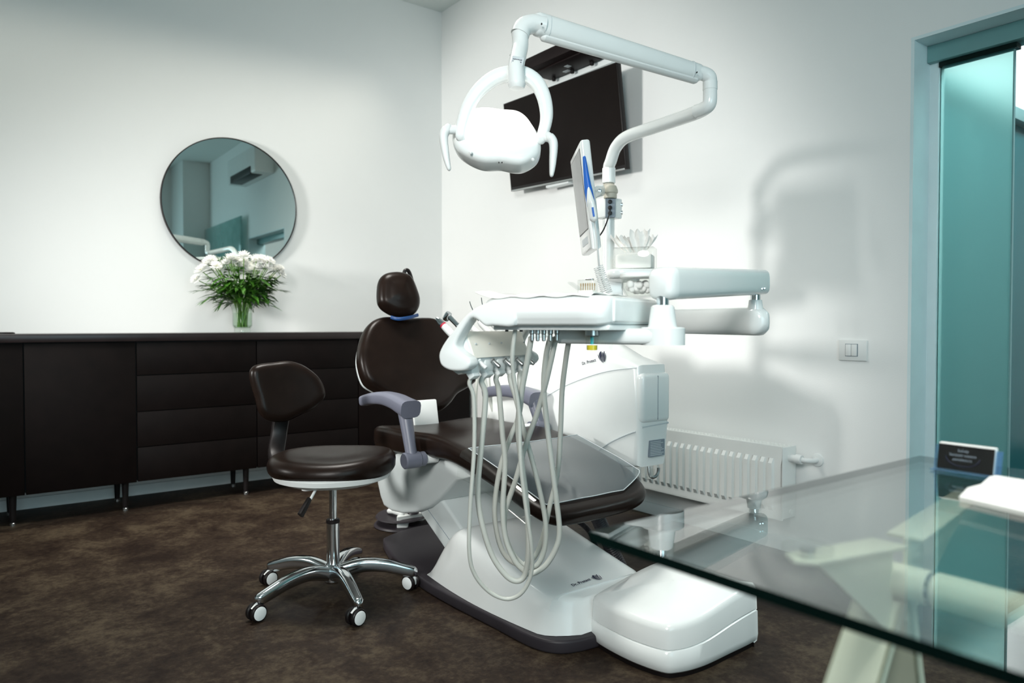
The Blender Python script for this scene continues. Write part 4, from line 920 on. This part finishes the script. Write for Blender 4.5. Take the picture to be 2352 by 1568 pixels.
# handpieces, each with the hose that loops down and back to the tray
def hpiece(i, label, kind, path, r):
    v = hv[i]; root = T(.362, v, -.12)
    t = thing('dental_handpiece', label, 'handpiece', root, 'handpieces on the instrument tray')
    P = [root]+[at(x, y, D) for x, y, D in path]; e = P[-1]; 
    bm = NB(); tube(bm, cr(P, 7), r, 12); obj('hose', bm, 'hose', t)
    s0_ = T(.385, v, -.055); d_ = (TU*.72+TZ*.62+TV_*-.05).normalized()
    if kind == 'micro':
        bm = NB(); lathe(bm, [(.009, 0), (.010, .03), (.010, .07), (.009, .085)], s0_, d_, 18); obj('grip', bm, 'white', t)
        bm = NB(); lathe(bm, [(.0092, .083), (.0092, .088)], s0_, d_, 18); obj('ring', bm, 'red', t, label='thin red ring')
        bm = NB(); lathe(bm, [(.0085, .087), (.0075, .10), (.005, .112), (.003, .114)], s0_, d_, 18); obj('nose', bm, 'chrome', t)
    elif kind == 'turbine':
        bm = NB(); lathe(bm, [(.008, 0), (.008, .07), (.006, .09), (.0065, .125)], s0_, d_, 16); obj('grip', bm, 'chrome', t)
        bm = NB(); lathe(bm, [(.008, -.008), (.009, 0), (.009, .012), (.007, .015)], s0_+d_*.125, (TU*.6-TZ*.8), 16); obj('head', bm, 'chrome', t)
    else:
        bm = NB(); lathe(bm, [(.008, 0), (.008, .09), (.005, .10)], s0_, d_, 16); obj('grip', bm, 'white2', t)
        tip = s0_+d_*.10
        if kind == 'syringe':
            bm = NB(); tube(bm, cr([tip, tip+d_*.03+TZ*.02, tip+TZ*(.055+.012*(i-3))+TU*.03], 6), .0014, 6); obj('needle_tip', bm, 'steel', t)
hpiece(0, 'nearest handpiece of the tray, white with a red ring', 'micro',
       [(1078, 880, 1.79), (1088, 915, 1.80), (1089, 1030, 1.82), (1080, 1166, 1.84), (1078, 1268, 1.85), (1091, 1320, 1.86), (1126, 1360, 1.87), (1167, 1375, 1.87), (1201, 1358, 1.86), (1221, 1312, 1.85), (1220, 1251, 1.83), (1208, 1166, 1.81), (1196, 1064, 1.79), (1192, 945, 1.77), (1180, 865, 1.75), (1177, 815, 1.73), (1184, 752, 1.72)], .0052)
hpiece(1, 'second nearest handpiece of the tray, a slim chrome turbine', 'turbine',
       [(1106, 875, 1.83), (1115, 911, 1.84), (1107, 1013, 1.86), (1098, 1115, 1.88), (1103, 1183, 1.89), (1127, 1268, 1.90), (1160, 1319, 1.90), (1188, 1334, 1.90), (1207, 1316, 1.90), (1214, 1250, 1.88), (1209, 1150, 1.86), (1194, 1030, 1.84), (1190, 975, 1.82), (1198, 900, 1.78), (1212, 825, 1.74), (1220, 775, 1.71)], .0072)
hpiece(2, 'middle handpiece of the tray, plain white grip on a thick hose', 'plain',
       [(1139, 870, 1.87), (1146, 900, 1.88), (1154, 996, 1.89), (1160, 1064, 1.90), (1155, 1166, 1.91), (1161, 1234, 1.92), (1181, 1285, 1.92), (1205, 1311, 1.92), (1222, 1317, 1.92), (1252, 1299, 1.92), (1276, 1261, 1.91), (1285, 1217, 1.90), (1276, 1132, 1.88), (1259, 996, 1.85), (1249, 894, 1.80), (1254, 820, 1.75), (1264, 775, 1.70)], .0070)
hpiece(3, 'fourth handpiece of the tray with a thin needle tip', 'syringe',
       [(1172, 872, 1.91), (1185, 915, 1.91), (1202, 985, 1.91), (1222, 1055, 1.92), (1241, 1132, 1.93), (1253, 1200, 1.94), (1251, 1258, 1.95), (1234, 1297, 1.95), (1208, 1300, 1.95), (1180, 1274, 1.95), (1160, 1225, 1.94), (1162, 1170, 1.93), (1185, 1100, 1.91), (1208, 1020, 1.89), (1235, 945, 1.84), (1256, 870, 1.78), (1277, 775, 1.72)], .0068)
hpiece(4, 'farthest handpiece of the tray with a bent needle tip', 'syringe',
       [(1193, 868, 1.94), (1197, 920, 1.94), (1190, 960, 1.94), (1172, 1005, 1.95), (1150, 1070, 1.96), (1137, 1150, 1.97), (1139, 1210, 1.98), (1156, 1268, 1.98), (1190, 1296, 1.98), (1224, 1283, 1.98), (1245, 1240, 1.97), (1263, 1160, 1.96), (1280, 1090, 1.94), (1287, 1000, 1.90), (1291, 900, 1.84), (1299, 830, 1.78), (1306, 785, 1.74)], .0066)
# things lying on the tray
bm = NB(); rows = []
for i in range(25):
    u = .0+.30*i/24; row = []
    for j in range(9):
        v = -.004+.20*j/8; w = .0685+.004*math.sin(u*40+j*.8)**2+(.018*((u-.255)/.05)**2 if u > .255 else 0)*(.4+.6*(1-j/8))
        if j == 0: w -= .006
        row.append(T(.03+u, v+.012, w))
    rows.append(row)
ring_faces(bm, rows, False, False); nk = obj('paper_napkin', bm, 'paper', None, 60); tag(nk, 'crumpled white paper napkin spread on the instrument tray', 'napkin')
sol = nk.modifiers.new('thick', 'SOLIDIFY'); sol.thickness = .0015; sol.offset = 1
bb_ = thing('bur_holder', 'small clear acrylic case of gold burs standing on the tray', 'bur holder', T(.12, .15, .075))
bm = NB(); rbox(bm, T(.105, .15, .0915), (.040, .03, .032), .002, 2, rotm(TU, TV_, TZ)); obj('case', bm, 'glass', bb_)
bm = NB(); rbox(bm, T(.138, .15, .094), (.032, .028, .004), .001, 1, rotm((TU*.8+TZ*.55).normalized(), TV_, (TZ*.8-TU*.55).normalized())); obj('lid', bm, 'glass', bb_)
bm = NB(); rbox(bm, T(.105, .15, .080), (.036, .026, .006), .001, 1, rotm(TU, TV_, TZ)); obj('rack', bm, 'paper', bb_)
bm = NB()
for i in range(6):
    for j in range(2): lathe(bm, [(.0011, 0), (.0011, .010), (.0017, .012), (.0015, .017)], T(.09+i*.006, .144+j*.012, .083), (0, 0, 1), 6)
tag(obj('bur', bm, 'gold', bb_), kind='stuff')
bm = NB(); rbox(bm, T(.100, .15, .109), (.018, .012, .004), .001, 1, rotm(TU, TV_, TZ)); obj('clasp', bm, 'steel', bb_)
cw = thing('cotton_dish', 'clear dish heaped with white cotton on the tray beside the arm', 'dish', T(.035, .245, .069))
cq = T(.02, .255, .0685)
bm = NB(); lathe(bm, [(.001, .001), (.03, .0), (.042, .022), (.043, .046), (.041, .046), (.039, .023), (.028, .003), (.001, .003)], cq, (0, 0, 1), 28); obj('dish', bm, 'glass', cw)
bm = NB(); lathe(bm, [(.044, .047), (.046, .049), (.046, .055), (.044, .057), (0, .057)], cq, (0, 0, 1), 28); obj('dish_lid', bm, 'white2', cw)
bm = NB()
for k in range(40):
    a = random.uniform(0, 6.3); r = random.uniform(0, .026); bmesh.ops.create_icosphere(bm, subdivisions=2, radius=random.uniform(.007, .010), matrix=Matrix.Translation(cq+V((math.cos(a)*r, math.sin(a)*r, .016+random.uniform(0, .018)))))
tag(obj('cotton', bm, 'cotton', cw), kind='stuff')

# ================================================================== WHEELED STOOL
ct = V((-1.772, -2.150, 0))
st = thing('wheeled_stool', 'dark brown wheeled stool with small backrest and chrome five arm base', 'stool', ct)
SZ = .515
# seat
sx, sy = V((1, 0, 0)), V((0, 1, 0)); sd = RT; sf = fy
def st_map(s, t, n):
    r = math.hypot(s, t)/.215; dish = -.016*math.exp(-(r/.55)**2)+.010*max(0, (s/.215))**2-.014*max(0, (-t/.215))**3
    return ct+sd*s+sf*t+V((0, 0, SZ-.075+n+(dish if n > .03 else 0)))
oc = [(math.cos(2*PI*k/60), math.sin(2*PI*k/60)) for k in range(60)]
oc = [(.222*math.copysign(abs(c_)**.9, c_), .205*math.copysign(abs(s_)**.9, s_)) for c_, s_ in oc]
bm = NB(); cushion(bm, oc, .075, .036, .0, st_map, 6, tuple(1-i/9 for i in range(1, 9))); obj('seat', bm, 'leather', st, 60)
bm = NB(); lathe(bm, [(.02, -.118), (.08, -.112), (.16, -.100), (.202, -.083), (.209, -.066), (.195, -.06)], ct+V((0, 0, SZ)), (0, 0, 1), 48); obj('seat_shell', bm, 'white2', st)
# column
bm = NB(); cyl(bm, ct+V((0, 0, .25)), ct+V((0, 0, .41)), .0135, 24); obj('piston', bm, 'chrome', st)
bm = NB(); cyl(bm, ct+V((0, 0, .262)), ct+V((0, 0, .278)), .024, 24, None, .003); obj('sleeve_collar', bm, 'black', st)
bm = NB(); cyl(bm, ct+V((0, 0, .075)), ct+V((0, 0, .266)), .0225, 28); obj('sleeve', bm, 'chrome', st)
bm = NB(); lathe(bm, [(.030, .052), (.036, .06), (.036, .098), (.030, .112), (.024, .118)], ct, (0, 0, 1), 28); obj('hub', bm, 'chrome', st)
LR = .285; angs = [47, 119, 191, 263, 335]
def caster_parts(root_m):
    pass
cm = {}
for ai, a in enumerate(angs):
    a = math.radians(a); d = V((math.cos(a), math.sin(a), 0))
    pts = [ct+d*.025+V((0, 0, .088)), ct+d*.10+V((0, 0, .105)), ct+d*.18+V((0, 0, .098)), ct+d*.25+V((0, 0, .078)), ct+d*.282+V((0, 0, .068))]
    P = cr(pts, 6); bm = NB(); tube(bm, P, [.0265-.007*(i/(len(P)-1)) for i in range(len(P))], 16, .85, (0, 0, 1), True, 3.2); obj('leg', bm, 'chrome', st, 50)
    cp = ct+d*LR; fa = {191: math.radians(285), 263: math.radians(285), 119: math.radians(285), 335: math.radians(200), 47: math.radians(250)}[angs[ai]]
    ax = V((math.cos(fa), math.sin(fa), 0)); tr = V((0, 0, 1)).cross(ax); wc = cp-tr*.012+V((0, 0, .0285))
    bm = NB(); cyl(bm, cp+V((0, 0, .040)), cp+V((0, 0, .062)), .0075, 12); prism(bm, [cp+tr*.010+V((0, 0, .046))-ax*.006, cp+tr*.010+V((0, 0, .022))-ax*.006, wc-ax*.006+V((0, 0, -.004)), wc-tr*.018-ax*.006+V((0, 0, .016)), wc-ax*.006+V((0, 0, .029))], ax, .012, .002)
    cs = obj('caster', bm, 'white2', st)
    for s in (-1, 1):
        bm = NB(); lathe(bm, [(.025, .0), (.0285, .003), (.0285, .012), (.026, .0155), (.022, .0155)], wc+ax*(s*.0065), ax*s, 28); obj('wheel', bm, 'black', cs)
        bm = NB(); lathe(bm, [(.0225, .014), (.0225, .0165), (.020, .0178), (0, .0178)], wc+ax*(s*.0065), ax*s, 28); obj('wheel_cap', bm, 'white', cs)
# lever and knob
bm = NB(); tube(bm, [at(735, 1103, 2.52), at(722, 1130, 2.46), at(712, 1148, 2.43)], .0048, 10); obj('lever', bm, 'white2', st)
bm = NB(); tube(bm, [at(711, 1145, 2.43), at(701, 1163, 2.41), at(690, 1183, 2.39)], [.009, .011, .012], 12, .7, round_ends=False, sq=3.); obj('lever_grip', bm, 'black', st)
kc = at(707, 1112, 2.66)
bm = NB(); lathe(bm, [(.008, .016), (.012, .012), (.014, -.006), (.022, -.010), (.022, -.02), (.014, -.022)], kc, (0, 0, 1), 16); obj('knob', bm, 'white2', st)
bm = NB(); lathe(bm, [(.006, .012), (.006, .03)], kc, (0, 0, 1), 12); obj('knob_stem', bm, 'chrome', st)
# back bar and backrest
bm = NB(); tube(bm, cr([ct+V((0, 0, SZ-.09))-sd*.02, at(690, 1085, 2.68), at(638, 1055, 2.80), at(640, 1000, 2.86), at(650, 940, 2.86), at(655, 915, 2.84)], 7), .020, 12, 1.5, (0, 0, 1), False, 4.); obj('back_bar', bm, 'black', st)
KN = (V(-fy)*.80+RT*.55+V((0, 0, .16))).normalized(); KP = at(660, 895, 2.76); KU = V((0, 0, 1)).cross(KN).normalized(); KU = KU if KU.dot(RT) > 0 else -KU; KV = KN.cross(KU); KV = KV if KV.z > 0 else -KV
ko = []
for x, y in ((578, 858), (583, 842), (600, 833), (635, 828), (668, 825), (695, 832), (718, 846), (738, 865), (750, 888), (752, 908), (740, 926), (722, 940), (700, 950), (670, 964), (645, 968), (618, 962), (600, 945), (592, 915), (583, 885)):
    q = onP(x, y, KP+KN*.02, KN)-KP; ko.append((q.dot(KU), q.dot(KV)))
ko = [(p.x, p.y) for p in cr([(x, y, 0) for x, y in ko], 4, True)]
bm = NB(); cushion(bm, ko, .062, .028, .0, lambda s, t, n: KP+KU*s+KV*t+KN*(n-.04-(.015*(1-(s/.17)**2) if n > .03 else 0)), 5, tuple(1-i/7 for i in range(1, 7))); obj('backrest', bm, 'leather', st, 60)

# ================================================================== JUNCTION BOX on the floor
fb_pts = [(-1.315, -3.02), (-1.325, -3.16), (-1.305, -3.27), (-1.265, -3.305), (-1.18, -3.322), (-1.05, -3.318), (-.935, -3.312), (-.915, -3.295), (-.915, -3.15), (-.92, -3.0), (-.94, -2.97), (-1.10, -2.96), (-1.27, -2.975)]
fo = [(p.x, p.y) for p in cr([(x, y, 0) for x, y in fb_pts], 5, True)]
jb = thing('junction_box', 'glossy white floor box with a curved lid at the foot of the chair', 'floor box', (-1.12, -3.15, 0))
def seamz(x, y): t = max(0, min(1, (x+1.30)/.38)); return .078+.035*(t*t*(3-2*t))
def topz(x, y): t = max(0, min(1, (x+1.30)/.38)); return .150+.040*(t*t*(3-2*t))
def ringz(poly, zf): return [V((x, y, zf(x, y))) for x, y in poly]
ins = lambda d: inset2(fo, d)
bm = NB(); ring_faces(bm, [ringz(ins(.012), lambda x, y: .012), ringz(ins(.003), lambda x, y: .02), ringz(ins(0), lambda x, y: .04), ringz(ins(.002), lambda x, y: seamz(x, y)-.003), ringz(ins(.006), lambda x, y: seamz(x, y))]); obj('lower_case', bm, 'white', jb, 50)
bm = NB(); ring_faces(bm, [ringz(ins(.012), lambda x, y: .0), ringz(ins(.012), lambda x, y: .013)]); obj('base_shadow_gap', bm, 'black', jb)  # black band standing in for the shade under the case
cxm, cym = -1.11, -3.14
rg = [ringz(ins(.009), lambda x, y: seamz(x, y)-.002), ringz(ins(.004), lambda x, y: seamz(x, y)+.003), ringz(ins(.006), lambda x, y: topz(x, y)-.02), ringz(ins(.010), lambda x, y: topz(x, y)-.008), ringz(ins(.020), lambda x, y: topz(x, y))]
for k in (.75, .5, .25, .03): rg.append([V((cxm+(p.x-cxm)*k, cym+(p.y-cym)*k, topz(cxm+(p.x-cxm)*k, 0)+.022*(1-k*k))) for p in rg[4]])
bm = NB(); ring_faces(bm, rg); lid = obj('lid', bm, 'white', jb, 45)
lt = bvh(lid); q, n_ = hit(lt, 1628, 1322)
bm = NB(); lathe(bm, [(.020, -.001), (.020, .0015), (.016, .0018), (0, .0012)], q, n_, 24); obj('lid_latch', bm, 'black', jb)

# ================================================================== GLASS DESK
GZ = .74; GX0, GX1, GY1, GY0 = -2.268, -1.478, -4.02, -5.5
gd = thing('glass_desk', 'clear greenish glass desk on a cream steel trestle in the foreground', 'desk', (-1.87, -4.5, 0))
bm = NB(); box2(bm, (GX0, GY0, GZ-.011), (GX1, GY1, GZ))
for f in bm.faces:
    f.material_index = 0 if abs(f.normal.z) > .5 else 1
obj('glass_top', bm, ['deskglass', 'edge'], gd, 0)
P1, P2_ = onZ(1855, 1268, .722), onZ(2228, 1124, .722); P1.z = P2_.z = .722
hub = V((-1.888, -4.178, .655))
for P in (P1, P2_):
    bm = NB(); lathe(bm, [(.027, 0), (.027, .007)], V((P.x, P.y, GZ-.018)), (0, 0, 1), 24); obj('glass_pad', bm, 'glass', gd)
    bm = NB(); lathe(bm, [(.006, 0), (.006, .006), (.009, .0075), (.009, .011), (.004, .012)], V((P.x, P.y, GZ-.024)), (0, 0, 1), 12); obj('pad_screw', bm, 'chrome', gd)
    d = V((P.x-hub.x, P.y-hub.y, 0)); L = d.length; d.normalize(); s = d.cross(V((0, 0, 1)))
    bm = NB(); prism(bm, [hub+d*.02-s*.022+V((0, 0, .042)), hub+d*.02+s*.022+V((0, 0, .042)), V((P.x, P.y, GZ-.026))+s*.020+d*.012, V((P.x, P.y, GZ-.026))+d*.026, V((P.x, P.y, GZ-.026))-s*.020+d*.012], V((0, 0, 1)), .005, .001); obj('bracket_plate', bm, 'desk', gd)
    bm = NB(); prism(bm, [hub+d*.015+V((0, 0, .045)), V((P.x, P.y, GZ-.027))-d*.01, hub+d*.03+V((0, 0, -.06)), hub+d*.012+V((0, 0, -.06))], s, .005); obj('bracket_web', bm, 'desk', gd)
bm = NB(); cyl(bm, hub+V((0, .045, -.005)), hub+V((0, -.038, -.005)), .021, 28, None, .002); obj('hub_tube', bm, 'desk', gd)
bm = NB(); cyl(bm, hub+V((0, -.038, -.005)), hub+V((0, -.043, -.005)), .0195, 28); obj('hub_ring', bm, 'chrome', gd)
bm = NB(); cyl(bm, hub+V((0, -.043, -.005)), hub+V((0, -1.1, -.005)), .0215, 28, None, .003); obj('beam', bm, 'desk', gd)
for s in (-1, 1):
    a = hub+V((.010*s, .02, -.03)); b = hub+(V((.19, .05, -.655)) if s > 0 else V((-.25, .10, -.655))); b.z = 0; d = (b-a).normalized()
    wv = V((0, 1, 0)); nn = d.cross(wv).normalized()
    bm = NB()
    prism(bm, [a-wv*.030+nn*.0, b-wv*.045, b+wv*.045, a+wv*.030], nn, .004)
    prism(bm, [a-wv*.030, b-wv*.045, b-wv*.045+nn*.022, a-wv*.030+nn*.014], wv, .004); prism(bm, [a+wv*.026, b+wv*.041, b+wv*.041+nn*.022, a+wv*.026+nn*.014], wv, .004)
    obj('leg', bm, 'desk', gd)
    a2 = a+V((0, -.95, 0)); b2 = b+V((0, -1.0, 0))
    bm = NB(); prism(bm, [a2-wv*.030, b2-wv*.045, b2+wv*.045, a2+wv*.030], nn, .004); obj('leg', bm, 'desk', gd)

# sign holder and paper on the desk
h0, h1 = onZ(2143, 1078, GZ+.001), onZ(2288, 1100, GZ+.001)
sd_ = (h1-h0).normalized(); sn_ = V((sd_.y, -sd_.x, 0)); sn_ = sn_ if sn_.dot(CAM-h0) > 0 else -sn_
HW = (h1-h0).length; hh = .040; lean = V((-sn_.x*.008, -sn_.y*.008, hh))
sh = thing('card_holder', 'small acrylic holder with a black card standing on the glass desk', 'card holder', h0.lerp(h1, .5))
bm = NB(); prism(bm, [h0, h1, h1+lean, h0+lean], -sn_, .002); fpn = obj('front_pane', bm, 'glass', sh, 0)
bm = NB(); prism(bm, [h0-sn_*.016, h1-sn_*.016, h1-sn_*.016+lean*.95, h0-sn_*.016+lean*.95], -sn_, .002); obj('back_pane', bm, 'blueacrylic', sh, 0)
bm = NB(); prism(bm, [h0-sd_*.003+sn_*.004, h1+sd_*.003+sn_*.004, h1+sd_*.003-sn_*.02, h0-sd_*.003-sn_*.02], (0, 0, 1), .003, .001); obj('foot', bm, 'blueacrylic', sh)
for q in (h0, h1-sd_*.003):
    bm = NB(); prism(bm, [q-sn_*.001, q-sn_*.018, q-sn_*.018+lean*.95, q-sn_*.001+lean], sd_, .003); obj('side_pane', bm, 'blueacrylic', sh, 0)
c0 = h0+sd_*.004-sn_*.003+V((0, 0, .004)); c1 = h1-sd_*.006-sn_*.003+V((0, 0, .004)); cl = lean*.94
bm = NB(); prism(bm, [c0, c1, c1+cl, c0+cl], -sn_, .001); cdq = obj('black_card', bm, 'black', sh, 0)
bm = NB(); prism(bm, [c0-sn_*.0015, c1-sn_*.0015, c1-sn_*.0015+cl*1.05, c0-sn_*.0015+cl*1.05], -sn_, .009); obj('card_stack', bm, 'paper', sh, 0)
mid = c0.lerp(c1, .47); ln = lean.normalized()
for i, s_ in enumerate(('Solutia', 'Sanatatii voastre', 'paradent.ro')):
    text('lettering', s_, .0058, mid+ln*(.029-.0068*i)+sn_*.0032, sd_, ln, 'print', sh, .0002, 'CENTER')
bm = NB(); tube(bm, [mid+ln*(.021-.014*math.sin(PI*k/16))+sd_*(-.024*math.cos(PI*k/16))+sn_*.0034 for k in range(17)], .0006, 5); obj('printed_arc', bm, 'navy', sh)
pp = [onZ(x, y, GZ+.001) for x, y in ((2205, 1150), (2225, 1128), (2255, 1120), (2275, 1102), (2290, 1099))]
pp = [pp[0], pp[1], pp[2], pp[3], pp[4], onZ(2480, 1130, GZ+.001), onZ(2480, 1215, GZ+.001)]
ps = thing('paper_pad', 'stack of white sheets with a scalloped edge lying on the glass desk', 'paper', pp[0])
for k in range(5):
    j = V((random.uniform(-.0012, .0012), random.uniform(-.0012, .0012), 0))
    bm = NB(); prism(bm, [q+j+V((0, 0, .0011*k)) for q in pp], (0, 0, 1), .0010); obj('sheet', bm, 'paper', ps, 0)
